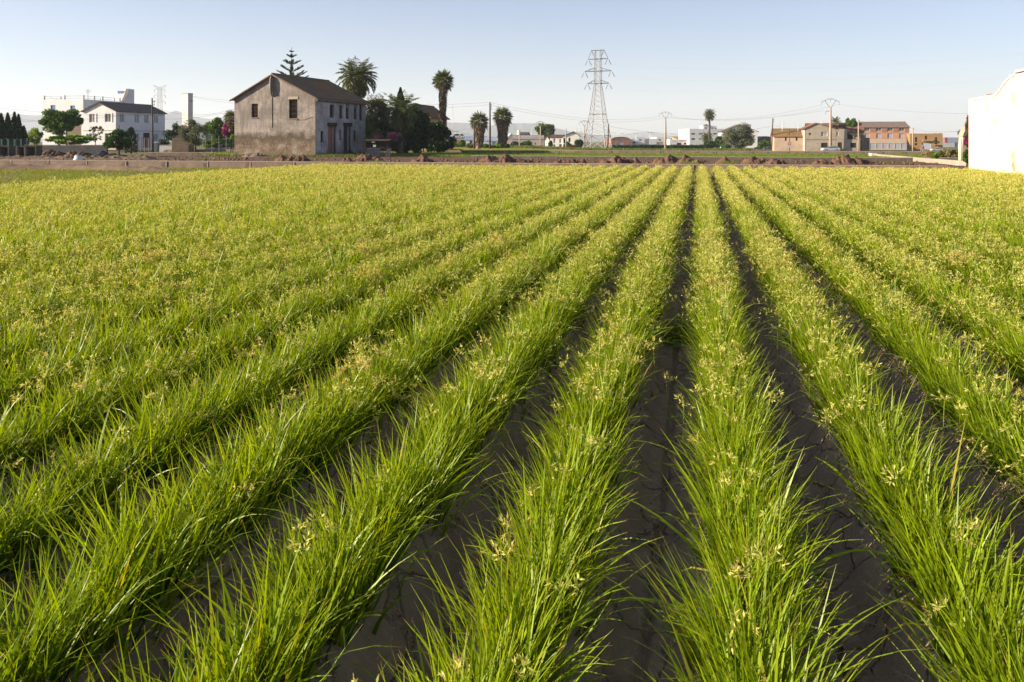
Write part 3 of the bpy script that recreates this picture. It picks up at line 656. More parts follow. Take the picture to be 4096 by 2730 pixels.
def feather_palm(name, label, px, D, yc, rpx, seed, n=46, leaf=None, tr=.30, group=None, ytr=None, up=.9, low=-1.0, droop=1.35, dates=False, trunkm=None, pairs=22, wd=.05, cat_='palm'):
    rg = np.random.default_rng(seed); x = PX(px, D); z0 = float(G(x, D)) - .08; zc = PZ(yc, D) - z0; L = rpx / F * D * 1.15
    t = empty(name, (x, D, z0), label, cat_, group); ps = []; dead_ = []
    for k in range(n):
        f_ = k / n; el = low + (1.45 - low) * (1 - f_) ** up; phi = k * 2.39996 + rg.normal() * .12
        fr = frond((math.cos(phi) * .12, math.sin(phi) * .12, zc), phi, el, L * (.85 + .25 * rg.random()), droop * (.55 + .6 * math.cos(max(-1.2, min(el, 1.3)))), rg, pairs=pairs, wd=wd * (L / 2.5) ** .5)
        (dead_ if (el < low + .32 and k % 2) else ps).extend(fr)
    V, Fc, _ = cat(ps); npmesh('crown', V, Fc, leaf or L_palm, t)
    if dead_: V, Fc, _ = cat(dead_); npmesh('dead_fronds', V, Fc, L_dry, t)
    if dates:
        q = rg.normal(size=(260, 3)) * [.35, .35, .3] + [0, 0, zc - .25 * L * .3]; V, Fc = quads_leaves(q, 260, .22, rg, .5); npmesh('date_bunches', V, Fc, L_yel, t)
    mb = MB(); K = max(5, int(zc / .35)); pts = [(.05 * math.sin(i * .4), 0, zc * i / K) for i in range(K + 1)]
    mb.tube(pts, [tr * (1.25 if i == 0 else 1 + .10 * ((i % 2) * 2 - 1) + (.35 if i >= K - 2 else 0)) for i in range(K + 1)], 9)
    mb.build('trunk', trunkm or bark, t, True); return t
def fan_palm(name, label, px, D, ytop, yneck, ybase_trunk, wpx, trpx, seed, skirt=True, group=None, n=52, lean=0.0):
    rg = np.random.default_rng(seed); x = PX(px, D); z0 = float(G(x, D)) - .08; zt = PZ(ytop, D) - z0; zn = PZ(yneck, D) - z0; zs = PZ(ybase_trunk, D) - z0
    rw = wpx / F * D / 2; tr = trpx / F * D / 2; zc = zn + (zt - zn) * .45; t = empty(name, (x, D, z0), label, 'palm', group); gr = []; dd = []
    for k in range(n):
        f_ = k / n; el = -1.0 + 2.45 * (1 - f_); phi = k * 2.39996 + rg.normal() * .15; pl = rw * .55 * (.8 + .35 * rg.random())
        dr = np.array([math.cos(el) * math.cos(phi), math.cos(el) * math.sin(phi), math.sin(el)]); c = np.array([0, 0, zc]) + dr * pl + [lean, 0, 0]
        side = np.cross(dr, [0, 0, 1.]); side /= np.linalg.norm(side) + 1e-6; upv = np.cross(side, dr)
        m = 15; an = np.linspace(-1.5, 1.5, m); D_ = dr[None] * np.cos(an)[:, None] + side[None] * np.sin(an)[:, None]; D_[:, 2] -= .28 + .25 * rg.random(m); D_ = unit(D_ + rg.normal(size=(m, 3)) * .06)
        ll = rw * .72 * (.8 + .3 * rg.random(m)); V, Fc = diamonds(c + D_ * ll[:, None] * .5, D_, ll, ll * .13, rg)
        (gr if el > -.55 else dd).append((V, Fc)); gr.append(((np.array([[lean - .02, 0, zc], [lean + .02, 0, zc], c + side * .02, c - side * .02])), np.array([[0, 1, 2, 3]])))
    V, Fc, _ = cat(gr); npmesh('crown', V, Fc, L_palm, t)
    mb = MB(); K = 14; mb.tube([(lean * (i / K) ** 2, 0, zn * i / K) for i in range(K + 1)], [tr * .55 + .04 * (i % 2) for i in range(K + 1)], 9); mb.build('trunk', bark, t, True)
    if skirt:                                           # hanging thatch of dead leaves round the trunk
        m = 1500; hz = zs + (zn + .1 - zs) * rg.random(m); a = rg.random(m) * 6.283; fq = (hz - zs) / (zn - zs)
        rr = tr * (.55 + .35 * fq + .30 * vnoise(fq * 7, a * 1.5, seed)) * (.75 + .4 * rg.random(m)); P_ = np.stack([rr * np.cos(a) + lean * (hz / zn) ** 2, rr * np.sin(a), hz], -1)
        D_ = unit(np.stack([np.cos(a) * .22, np.sin(a) * .22, -np.ones(m)], -1) + rg.normal(size=(m, 3)) * .16); ll = .9 * (.5 + .7 * rg.random(m)) * (tr / .9)
        V, Fc = diamonds(P_, D_, ll, ll * .22, rg); dd.append((V, Fc))
    if dd: V, Fc, _ = cat(dd); npmesh('dead_leaves', V, Fc, L_dead, t)
    return t
L_dead = leafmat('dead_palm_leaf', (.24, .155, .095), (.12, .08, .055), (.30, .21, .14), .15, .8, (1.1, 1, .8), 1.5)
# ---- poles and wires
def rodpole(name, label, px, D, ytop, ybase, r=.12, m=None, lean=0.0, group=None, cat_='utility pole', ins=2):
    z0 = PZ(ybase, D); zt = PZ(ytop, D); x = PX(px, D); g = float(G(x, D)); z0 = min(z0, g) - .1
    t = empty(name, (x, D, z0), label, cat_, group); h = zt - z0
    MB().tube([(0, 0, 0), (lean * .5, 0, h * .5), (lean, 0, h)], [r, r * .85, r * .65], 8).build('pole', m or pole_w, t, True)
    for k in range(ins):
        b = MB(); zz = h - .5 - .45 * k; b.bar((lean, 0, zz), (lean + .28, 0, zz), .03); b.tube([(lean + .28, 0, zz - .05), (lean + .28, 0, zz + .18)], [.06, .04], 6); b.build('insulator', steel_dk, t)
    return t
def archpole(name, label, px, D, ytop, yfork, ybase, wpx, r=.2, arm=False, group=None):
    """concrete pole with a Y fork, a bent steel bow across it and three hanging insulators"""
    x = PX(px, D); g = float(G(x, D)); t = empty(name, (x, D, g - .1), label, 'power pole', group)
    zt = PZ(ytop, D) - g + .1; zf = PZ(yfork, D) - g + .1; w_ = wpx / F * D / 2
    MB().tube([(0, 0, 0), (0, 0, zf)], [r, r * .55], 8).build('pole', pole_c, t, True)
    b = MB(); zk = zt - (zt - zf) * .18
    b.tube([(0, 0, zf - .4), (w_ * .62, 0, zk)], .06, 5).tube([(0, 0, zf - .4), (-w_ * .62, 0, zk)], .06, 5).build('fork', steel_dk, t)
    MB().tube([(-w_, 0, zt - (zt - zf) * .34), (-w_ * .62, 0, zk), (-w_ * .3, 0, zt), (w_ * .3, 0, zt), (w_ * .62, 0, zk), (w_, 0, zt - (zt - zf) * .34)], .06, 5).build('bow', steel_dk, t)
    for q, zz in ((-w_, zt - (zt - zf) * .34), (0, zt), (w_, zt - (zt - zf) * .34)):
        MB().tube([(q, 0, zz), (q, 0, zz - .75)], [.035, .05], 5).build('insulator', steel_dk, t)
    if arm: MB().tube([(0, 0, zf - .9), (-1.1, 0, zf - 1.0)], .07, 5).tube([(-1.1, 0, zf - 1.0), (-1.25, 0, zf - 1.6), (-1.0, 0, zf - 1.75)], .04, 5).build('bracket', steel_dk, t)
    return t
def wire(label, a, b, sag=.6, r=.02, group='overhead wires'):
    A = Vector((PX(a[0], a[2]), a[2], PZ(a[1], a[2]))); B = Vector((PX(b[0], b[2]), b[2], PZ(b[1], b[2])))
    pts = [A.lerp(B, k / 12) - Vector((0, 0, sag * 4 * (k / 12) * (1 - k / 12))) for k in range(13)]
    o = MB().tube(pts, r, 4).build('overhead_wire', wire_m); tag(o, label, 'wire', group); return o
def lamp_post(px, D, ytop, ybase, label, group='white street lamps among the warehouses', double=True):
    x = PX(px, D); g = float(G(x, D)); h = PZ(ytop, D) - g; t = empty('street_lamp', (x, D, g - .1), label, 'street lamp', group)
    MB().tube([(0, 0, 0), (0, 0, h)], [.16, .10], 6).build('post', plast_w, t)
    for s in ((-1, 1) if double else (1,)): MB().tube([(0, 0, h), (s * .9, 0, h + .15)], .05, 4).box(s * .9 - .4, s * .9 + .4, -.15, .15, h + .08, h + .22).build('lamp_head', steel_dk, t)
    return t
# ---- earth heaps
def heap(name, label, peaks, D, m, seed, group, cat_='dirt heap', rough=.26, zb=-.1, step=.07):
    """heightfield of several cones (px, ytop, halfwidth px) with clods"""
    x0 = min(PX(p[0] - p[2] * 1.3, D) for p in peaks); x1 = max(PX(p[0] + p[2] * 1.3, D) for p in peaks); cx = (x0 + x1) / 2
    dp = max(p[2] for p in peaks) * 1.25 / F * D; xs = np.arange(x0, x1, step); ys = np.arange(-dp, dp, step); X, Y = np.meshgrid(xs, ys); Z = np.full(X.shape, 0.0)
    for p in peaks:
        h = PZ(p[1], D) + .02; wx = p[2] / F * D; r = np.sqrt(((X - PX(p[0], D)) / wx) ** 2 + (Y / (wx * .95)) ** 2 + .01)
        Z = np.maximum(Z, h * np.clip(1.06 - r, 0, 1) ** .95)
    lump = np.abs(fbm(X * 2.2, Y * 2.2, 4, seed) - .5) * 2; cl_ = fbm(X * 6, Y * 6, 3, seed + 4)
    Z = Z * (1 + .0 * lump) + np.clip(Z * 6, 0, 1) * (rough * (cl_ - .5) * 1.6 - rough * .9 * (.35 - lump)) + zb * (Z < .01)
    V = np.stack([X - cx, Y, Z], -1).reshape(-1, 3); n = len(xs); a = np.arange(len(ys) - 1)[:, None] * n + np.arange(n - 1)[None, :]
    o = npmesh(name, V, np.stack([a, a + 1, a + 1 + n, a + n], -1).reshape(-1, 4), m, smooth=False, loc=(cx, D, float(G(cx, D)))); tag(o, label, cat_, group); return o
# ================================================================ the old farmhouse
def old_farmhouse():
    yaw = R(-20); M = (PX(1261, 82.8), 82.8); W = -lenpx(M, yaw, 937.6); A = (M[0] - W * math.cos(yaw), M[1] - W * math.sin(yaw))
    ys = yaw + math.pi / 2; L = lenpx(M, ys, 1463.8); s_pk, z_pk = onp(1094.5, 297, A, yaw)
    f = lambda l: [(900 + a / 3.136, 900 + b / 3.136, 180 + c / 3.136, 180 + d / 3.136, k) for a, b, c, d, k in l]
    fr = holes_px(A, yaw, 0, f([(333, 412, 740, 913, 'barred'), (803, 908, 685, 925, 'barred')]))
    rt = holes_px(M, ys, 0, f([(1315, 1367, 748, 917, 'dark'), (1435, 1475, 757, 925, 'dark'), (1515, 1555, 790, 930, 'dark'), (1618, 1655, 795, 935, 'dark'), (1685, 1725, 742, 953, 'slate'),
        (1200, 1238, 1082, 1225, 'dark'), (1290, 1361, 1020, 1400, 'terra'), (1363, 1395, 1020, 1400, 'dark'), (1436, 1463, 1062, 1200, 'dark'), (1487, 1549, 1020, 1400, 'slate'), (1551, 1582, 1020, 1400, 'dark'), (1615, 1647, 1075, 1208, 'barred')]))
    rt = [(a, b, (0.02 if c < .5 else c), d, k) for a, b, c, d, k in rt]
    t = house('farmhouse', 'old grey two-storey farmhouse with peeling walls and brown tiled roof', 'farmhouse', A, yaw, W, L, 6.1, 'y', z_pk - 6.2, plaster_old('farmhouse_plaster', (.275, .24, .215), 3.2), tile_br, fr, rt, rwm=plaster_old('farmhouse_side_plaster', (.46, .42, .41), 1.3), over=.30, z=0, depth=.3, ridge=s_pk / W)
    pk = z_pk - 6.2; rp = s_pk; zt = 6.1 + pk
    # pale rendered edge under the tiles of the gable
    MB().tube([(-.38, -.29, 6.1 - .38 * pk / rp + .02), (rp, -.29, zt + .02), (W + .38, -.29, 6.1 - .38 * pk / (W - rp) + .02)], .10, 5).build('verge', conc, t)
    c = MB(); n = int(L / .28)
    c.box(W + .002, W + .30, .0, L, 5.86, 6.0)
    for k in range(n): c.box(W + .002, W + .22, k * .28 + .04, k * .28 + .18, 5.70, 5.858)
    c.build('eaves_trim', conc, t)
    fs, fz = onp(900 + 595 / 3.136, 180 + 380 / 3.136, A, yaw); _, fb = onp(900 + 595 / 3.136, 180 + 645 / 3.136, A, yaw)
    fin = MB(); fin.prism([(-.002, fb + .1), (-.14, fb - .05), (-.4, fb + .3), (-.5, fb + 1.0), (-.46, fz - .5), (-.30, fz - .12), (-.002, fz - .1)], 'x', fs - .05, fs + .07); fin.build('wall_fin', bpy.data.materials['farmhouse_plaster'], t)
    for k in range(4):
        zz = fb + .25 + k * .48; q = MB(); q.bar((fs + .07, -.3, zz), (fs + .25, -.3, zz), .02); q.tube([(fs + .25, -.3, zz - .04), (fs + .25, -.3, zz + .10)], [.06, .04], 6); q.build('insulator', conc_lt, t)
    h = fr[1]; MB().box(h[0] - .12, h[1] + .12, -.06, -.002, h[3] + .003, h[3] + .28).build('lintel', conc_lt, t)
    for h in fr: MB().box(h[0] - .08, h[1] + .08, -.08, -.002, h[2] - .10, h[2] - .003).build('sill', conc, t)
    for k in (6, 9): h = rt[k]; a = rt[k]; b = rt[k + 1]; MB().box(W + .002, W + .06, a[0] - .1, b[1] + .1, a[3] + .003, a[3] + .38).build('lintel', wood_dk, t)
    for k in (2, 3): h = rt[k]; MB().box(W - .12, W + .012, h[0] - .03, h[1] + .03, h[3] + .003, h[3] + .55).build('roller_blind', conc, t)
    MB().tube([(fs, -.03, fb), (fs - .02, -.03, 4.3), (fs, -.03, 3.0)], .03, 4).build('downlead', conc_dk, t)
    MB().tube([(W * .66, -.03, 4.05), (W * .78, -.03, 3.78), (W * .88, -.03, 3.80), (W * .97, -.03, 4.1)], .02, 4).build('cable', conc_dk, t)
    return A, W, L, yaw
FA, FW, FL, FY = old_farmhouse()
heap('rubble_heap', 'low pale rubble against the grey gable wall of the farmhouse', [(1030, 612, 38), (1000, 618, 30)], 82.6, conc, 5, None, 'rubble')
# ---- cart, pallet and boards beside it
def cart():
    D = 83.0; x0, x1 = PX(1468, D), PX(1556, D); t = empty('wooden_cart', ((x0 + x1) / 2, D, 0), 'dark wooden cart shed with sloping board roof beside the farmhouse', 'cart'); w_ = (x1 - x0) / 2
    b = MB()
    for k in range(9): b.box(-w_ + k * w_ * 2 / 9 + .01, -w_ + (k + 1) * w_ * 2 / 9 - .01, -.9, -.84, .55, 1.45)
    b.box(-w_, w_, -.84, .9, .55, .65).box(-w_, w_, .84, .9, .65, 1.45).box(-w_, -w_ + .05, -.83, .83, .65, 1.45).box(w_ - .05, w_, -.83, .83, .65, 1.45); b.build('box_body', mat('shade_dark_reddish_boards', (.03, .013, .011), (.02, .011, .009), 2), t)  # reddish boards coloured nearly black to stand in for shade on the cart
    MB().prism([(-1.15, 1.62), (-1.1, 1.52), (1.1, 1.72), (1.1, 1.84)], 'x', -w_ - .15, w_ + .15).build('roof', wood_dk, t)
    for q in (-w_ * .5, w_ * .55):
        ring = [(q + .45 * math.cos(a), -.95, .45 + .45 * math.sin(a)) for a in np.linspace(0, 2 * math.pi, 17)]
        wh = MB(); wh.tube(ring, .05, 5, False)
        for k in range(8): wh.bar((q, -.95, .45), ring[k * 2], .02)
        wh.build('wheel', rubber, t)
    MB().box(-.35, -.05, -.925, -.905, 1.0, 1.22).build('plate', plast_w, t)
    for q in (-w_, w_): MB().box(q - .05, q + .05, -.99, -.90, .0, 1.55).build('post', wood_dk, t)
cart()
def crate():
    D = 80; x0, x1 = PX(1471, D), PX(1519, D); t = empty('water_tank', ((x0 + x1) / 2, D, 0), 'whitish rectangular tank half hidden behind the dirt heaps by the farmhouse', 'tank'); w_ = (x1 - x0) / 2
    b = MB().box(-w_, w_, -.5, .5, 0, .80); b.build('tank_body', mat('shade_dark_white', (.11, .12, .14), (.07, .07, .08), 2.5), t)  # whitish surface of tank and boards darkened in colour to imitate shade
    r = MB()
    for k in range(5): r.box(-w_ + k * w_ / 2 - .02, -w_ + k * w_ / 2 + .02, -.53, -.502, 0, .8)
    r.box(-w_ - .03, w_ + .03, -.53, .53, .802, .86); r.build('rim', MATS['shade_dark_white'], t)
crate()
for k, (px, yt) in enumerate(((1550, 597), (1555, 595), (1562, 594))):
    D = 81.5; x = PX(px, D); t = empty('concrete_board', (x, D, 0), ['grey board leaning first from the cart wheel', 'grey board standing in the middle of three by the cart', 'grey board standing last, nearest the green field'][k], 'board', 'boards standing by the dark cart')
    b = MB(); b.prism([(-.07 - .12, 0), (.07 - .12, 0), (.09, PZ(yt, D)), (-.05, PZ(yt, D))], 'y', -.05, .05); b.build('slab', MATS['shade_dark_white'], t)
# ================================================================ left: white houses
def white_farmhouse():
    yaw = R(-14); D = 122.2; M = (PX(463.5, D), D); W = -lenpx(M, yaw, 333); A = (M[0] - W * math.cos(yaw), M[1] - W * math.sin(yaw)); ys = yaw + math.pi / 2; L = lenpx(M, ys, 660)
    f = lambda l: [(a / 3.361, b / 3.361, 330 + c / 3.361, 330 + d / 3.361, k) for a, b, c, d, k in l]
    z = .25
    fr = holes_px(A, yaw, z, f([(1197, 1275, 427, 540, 'white'), (1408, 1488, 424, 536, 'white'), (1197, 1275, 688, 800, 'white'), (1408, 1488, 686, 796, 'white')]))
    rt = holes_px(M, ys, z, f([(1608, 1672, 424, 538, 'white'), (1810, 1872, 432, 546, 'white'), (1938, 2000, 438, 550, 'white'), (2068, 2126, 442, 552, 'white'), (1610, 1672, 686, 800, 'white'), (1812, 1874, 690, 802, 'white'), (1926, 2014, 680, 880, 'wood'), (2068, 2122, 694, 790, 'white')]))
    pk = onp(400, 412, A, yaw)
    t = house('white_house', 'white two-storey farmhouse with dark tiled roof, gable towards the grey block wall', 'house', A, yaw, W, L, 6.2 - z, 'y', pk[1] - 6.2, white, tile_gy, fr, rt, over=.3, z=z, depth=.18)
    c = MB(); n = int(L / .4)
    for k in range(n): c.box(W + .002, W + .2, k * .4 + .06, k * .4 + .26, 5.62, 5.80)
    c.build('eaves_trim', white, t)
    for h in fr[:2]: MB().box(h[1] + .25, h[1] + .33, -.07, -.002, h[2], h[3] + .1).build('downpipe', white, t)
    MB().box(.002, W - .002, -.025, -.002, 2.9, 3.0).box(W + .002, W + .025, 0, L, 2.9, 3.0).build('band', conc_lt, t)
    MB().box(0, W, -.03, -.002, 0, .7).box(W + .002, W + .03, 0, L * .38, 0, .7).build('stone_plinth', beige, t)
white_farmhouse()
def terrace_house():
    yaw = R(-14); D = 140; M = (PX(333, D), D); W = -lenpx(M, yaw, 170); A = (M[0] - W * math.cos(yaw), M[1] - W * math.sin(yaw)); ys = yaw + math.pi / 2; L = lenpx(M, ys, 491)
    f = lambda l: [(a / 3.361, b / 3.361, 330 + c / 3.361, 330 + d / 3.361, k) for a, b, c, d, k in l]; H = PZ(399, D)
    fr = holes_px(A, yaw, 0, f([(680, 745, 308, 400, 'shutter'), (945, 1008, 313, 462, 'shutter'), (880, 1093, 583, 850, 'garage')]))
    fr = [(a, b, max(c, .02), d, k) for a, b, c, d, k in fr]
    t = house('terrace_house', 'white flat-roofed building with blue shutters and railed roof terrace behind the leafy tree', 'building', A, yaw, W, L, H, 'flat', 0, white, white, fr, holes_px(M, ys, 0, f([(1190, 1240, 313, 345, 'white')])), z=0, depth=.15, par=.05)
    hp = PZ(381, D) - H
    for q in [(.15, .15), (W * .52, .15), (W - .15, .15), (W - .15, L * .27), (W - .15, L * .48), (W - .15, L * .93), (.15, L * .4), (W * .45, L - .3), (W * .8, L - .3)]:
        MB().box(q[0] - .15, q[0] + .15, q[1] - .15, q[1] + .15, H + .052, H + hp).build('terrace_post', white, t)
    for k in range(2):
        zz = H + .25 + k * .4; MB().bar((.3, .15, zz), (W - .3, .15, zz), .03).build('railing', steel, t); MB().bar((W - .15, .3, zz), (W - .15, L - .3, zz), .03).build('railing', steel, t)
    s0 = lenpx(M, ys, 489); s1 = lenpx(M, ys, 537); tw = MB()
    zt = PZ(359, D + s1); prof = [(s0, H - .3), (s0 + (s1 - s0) * .2, H + .1), (s0 + (s1 - s0) * .45, H + (zt - H) * .5), (s0 + (s1 - s0) * .62, zt), (s1, zt), (s1, 0), (s0, 0)]
    tw.prism(prof, 'x', W - 2.6, W + .004); tw.build('stair_tower', white, t)
    cv = MB(); pr = prof[:4]
    for i in range(3): a, b = pr[i], pr[i + 1]; cv.quad((W - .8, a[0] - .03, a[1] + .06), (W - .1, a[0] - .03, a[1] + .06), (W - .1, b[0] - .03, b[1] + .06), (W - .8, b[0] - .03, b[1] + .06))
    cv.build('tiled_slope', tile_gy, t)
    MB().box(W - 2.4, W - 1.2, s0 + (s1 - s0) * .5, s0 + (s1 - s0) * .52, H + .1, zt - .3).build('door', bluep, t)
    an = MB(); an.bar((W - .1, 1.2, H), (W - .1, 1.2, PZ(356, D)), .04)
    for k in range(3): an.bar((W - .6, 1.2, PZ(360 + k * 4, D)), (W + .5, 1.2, PZ(360 + k * 4, D)), .02)
    an.build('antenna', steel_dk, t)
    MB().tube([(.6, 1, H + .6), (3.2, 1, H - .1)], .03, 4).build('clothes_line_pole', steel, t)
terrace_house()
def transformer():
    D = 165; yaw = R(-33); A = (PX(728, D), D); W = lenpx(A, yaw, 752); M = (A[0] + W * math.cos(yaw), A[1] + W * math.sin(yaw)); L = lenpx(M, yaw + math.pi / 2, 771.5); H = PZ(377.5, D)
    t = empty('transformer_tower', (*A, 0), 'tall narrow white square tower rising behind the olive tree', 'tower', None, yaw)
    MB().box(0, W, 0, L, 0, H).build('shaft', mat('dull_white', (.56, .52, .50), (.48, .45, .43), .5), t); MB().box(-.08, W + .08, -.08, L + .08, H + .002, H + .15).build('cap', conc_lt, t)
    for k in range(3): MB().bar((W, L * (.2 + .3 * k), H - 1.5), (W + .5, L * (.2 + .3 * k), H - 1.4), .05).build('insulator', steel_dk, t)
transformer()
# ---- far lattice tower, block wall, fences, sheds on the left
def lattice(mb, p, q, n, r):
    """X bracing between two upright edges p=(bottom,top) and q=(bottom,top)"""
    p0, p1 = map(Vector, p); q0, q1 = map(Vector, q)
    for k in range(n):
        a, b = p0.lerp(p1, k / n), p0.lerp(p1, (k + 1) / n); c, d = q0.lerp(q1, k / n), q0.lerp(q1, (k + 1) / n)
        mb.bar(a, d, r); mb.bar(c, b, r)
def far_tower():
    D = 620; x = PX(639, D); t = empty('lattice_tower', (x, D, 0), 'distant lattice power tower with drooping V-shaped top above the white house roof', 'power tower'); s = D / F; H = PZ(353, D); w_ = 9 * s; hb = PZ(460, D); r = .13
    bd = MB(); ft = [(-w_ * 2.2, -w_ * 1.5), (w_ * 2.2, -w_ * 1.5), (w_ * 2.2, w_ * 1.5), (-w_ * 2.2, w_ * 1.5)]; tp = [(-w_ * .62, -w_ * .62), (w_ * .62, -w_ * .62), (w_ * .62, w_ * .62), (-w_ * .62, w_ * .62)]
    for k in range(4):
        bd.tube([(*ft[k], 0), (tp[k][0] * 1.4, tp[k][1] * 1.4, hb), (*tp[k], H)], r, 4)
        j = (k + 1) % 4; lattice(bd, ((tp[k][0] * 1.4, tp[k][1] * 1.4, hb), (*tp[k], H)), ((tp[j][0] * 1.4, tp[j][1] * 1.4, hb), (*tp[j], H)), 5, r * .45); lattice(bd, ((*ft[k], 0), (tp[k][0] * 1.4, tp[k][1] * 1.4, hb)), ((*ft[j], 0), (tp[j][0] * 1.4, tp[j][1] * 1.4, hb)), 4, r * .45)
    bd.build('lattice_body', steel, t)
    for yb, yt, hw in ((405, 400, 22), (380, 374, 23), (356, 353, 21)):
        for sg in (-1, 1):
            a = MB(); zb, z_ = PZ(yb, D), PZ(yt, D); a.bar((0, 0, zb - 1), (sg * hw * s, 0, zb - .6), r * .8); a.bar((0, 0, z_ + 1), (sg * hw * s, 0, zb - .6), r * .7); a.build('cross_arm', steel, t)
            MB().bar((sg * hw * s, 0, zb - .8), (sg * hw * s, 0, zb - 2.6), .14).build('insulator', steel_dk, t)
    for sg in (-1, 1): MB().bar((0, 0, H), (sg * 27 * s, 0, PZ(342, D)), r).bar((0, 0, H - 1.5), (sg * 27 * s, 0, PZ(342, D)), r * .7).build('earth_wire_horn', steel, t)
far_tower()
def wall_run(name, label, cat_, px0, px1, D0, D1, ytop, m, th=.2, D=None):
    a = Vector((PX(px0, D0), D0, 0)); b = Vector((PX(px1, D1), D1, 0)); d = (b - a); L = d.length; yaw = math.atan2(d.y, d.x)
    t = empty(name, (a.x, a.y, 0), label, cat_, None, yaw); H = PZ(ytop, D0); return t, L, H
t, L, H = wall_run('block_wall', 'low grey concrete block wall, coloured dark as if shaded, in front of the white farmhouse', 'wall', 106, 428, 85, 84, 582.5, blockm)
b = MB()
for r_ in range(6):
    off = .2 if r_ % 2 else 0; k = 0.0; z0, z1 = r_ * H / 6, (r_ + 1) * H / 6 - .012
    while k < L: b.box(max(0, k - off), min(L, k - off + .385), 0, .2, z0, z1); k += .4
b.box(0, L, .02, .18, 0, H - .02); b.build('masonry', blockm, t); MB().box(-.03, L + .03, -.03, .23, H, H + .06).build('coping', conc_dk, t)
def net_fence():
    D = 88; t = empty('netting_fence', (PX(-60, D), D, 0), 'dark green netting fence in front of the row of cypresses', 'fence'); L = PX(108, D) - PX(-60, D); h = PZ(557, D)
    n = MB(); K = 24
    for k in range(K):
        y0, y1 = .05 * math.sin(k * 1.7), .05 * math.sin((k + 1) * 1.7); n.quad((L * k / K, y0, .05), (L * (k + 1) / K, y1, .05), (L * (k + 1) / K, y1, h), (L * k / K, y0, h))
        n.quad((L * k / K, y0 + .02, .05), (L * k / K, y0 + .02, h), (L * (k + 1) / K, y1 + .02, h), (L * (k + 1) / K, y1 + .02, .05))
    n.build('net', mat('green_net', (.012, .045, .035), (.01, .03, .03), 2, .9), t)
    for k in range(5): MB().tube([(L * k / 4, .1, 0), (L * k / 4, .1, h + .1)], .04, 6).build('post', steel_dk, t)
net_fence()
for k, (a, b_, y0) in enumerate(((-4, 36, 583), (70, 100, 584), (103, 145, 583))):
    D = 79; x0, x1 = PX(a, D), PX(b_, D); h = PZ(y0, D); w_ = x1 - x0; t = empty('precast_box', (x0, D, 0), ['dark open-fronted precast box farthest left, before the green netting', 'narrow dark precast box between two others before the green netting', 'dark precast box with pale leg touching the grey block wall'][k], 'concrete box', 'dark precast boxes in front of the netting fence')
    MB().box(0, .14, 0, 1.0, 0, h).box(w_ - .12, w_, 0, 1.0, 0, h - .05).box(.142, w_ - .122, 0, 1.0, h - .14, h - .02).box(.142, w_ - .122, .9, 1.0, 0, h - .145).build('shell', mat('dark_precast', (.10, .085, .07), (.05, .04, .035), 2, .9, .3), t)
    MB().box(-.10, -.002, -.04, .06, 0, h + (.12 if k == 2 else .02)).build('leg', conc_dk, t)
# cypresses
for k, (px, yt, w_) in enumerate(((-14, 470, 34), (4, 458, 30), (31, 456, 26), (47, 486, 28), (58, 453, 24), (74, 462, 24), (95, 508, 24))):
    conifer('cypress', ['cypress cut by the left edge, lowest of the tall ones', 'tall dark cypress at the left edge of the picture', 'tall pointed cypress, second full one from the left edge', 'shorter cypress squeezed between two tall pointed ones', 'tallest cypress of the dark row behind the netting', 'cypress just right of the tallest one in the row', 'short round-topped cypress at the right end of the row'][k], px, 90, yt, w_ * 1.5, 50 + k, group='dark cypresses behind the green netting', n=1500)
tree('leafy_tree', 'broad green mulberry-like tree in front of the blue-shuttered building', 'tree', 235, 95, 434, 541, 150, L_mid, 61, 5200, .22, .17, 30, .30, .3, lean=.2, aspect=.7)
tree('bush', 'yellow-green bush between the netting fence and the block wall', 'bush', 138, 98, 518, 585, 66, gr_green, 62, 1800, .15, .06, bushy=True)
tree('vine_pergola', 'bright green vine spreading low under the leafy tree behind the block wall', 'vine', 285, 92, 543, 582, 165, L_lime, 63, 1900, .22, .05, 30, .22, .3, bushy=True, aspect=.8)
tree('young_tree', 'small sparse tree with bare branches before the white gable', 'tree', 381, 97, 502, 565, 66, L_magn, 64, 330, .15, .06, 20, .2, .5)
tree('citrus_tree', 'round dark green citrus tree standing in front of the block wall', 'tree', 474, 82, 526, 605, 112, leafmat('leaf_citrus', (.02, .06, .008), (.055, .12, .015), None, .3), 65, 3600, .17, .12, 26, .3, .3, aspect=.7)
conifer('thuja', 'slim dark thuja between the citrus tree and the white house door', 524, 108, 513, 48, 66, L_cyp, shape=.5, n=1600, cat_='thuja')
tree('low_shrub', 'low dark shrub at the foot of the white house beyond the bin', 'shrub', 655, 118, 555, 590, 52, L_dark, 67, 900, .15, .05, bushy=True)
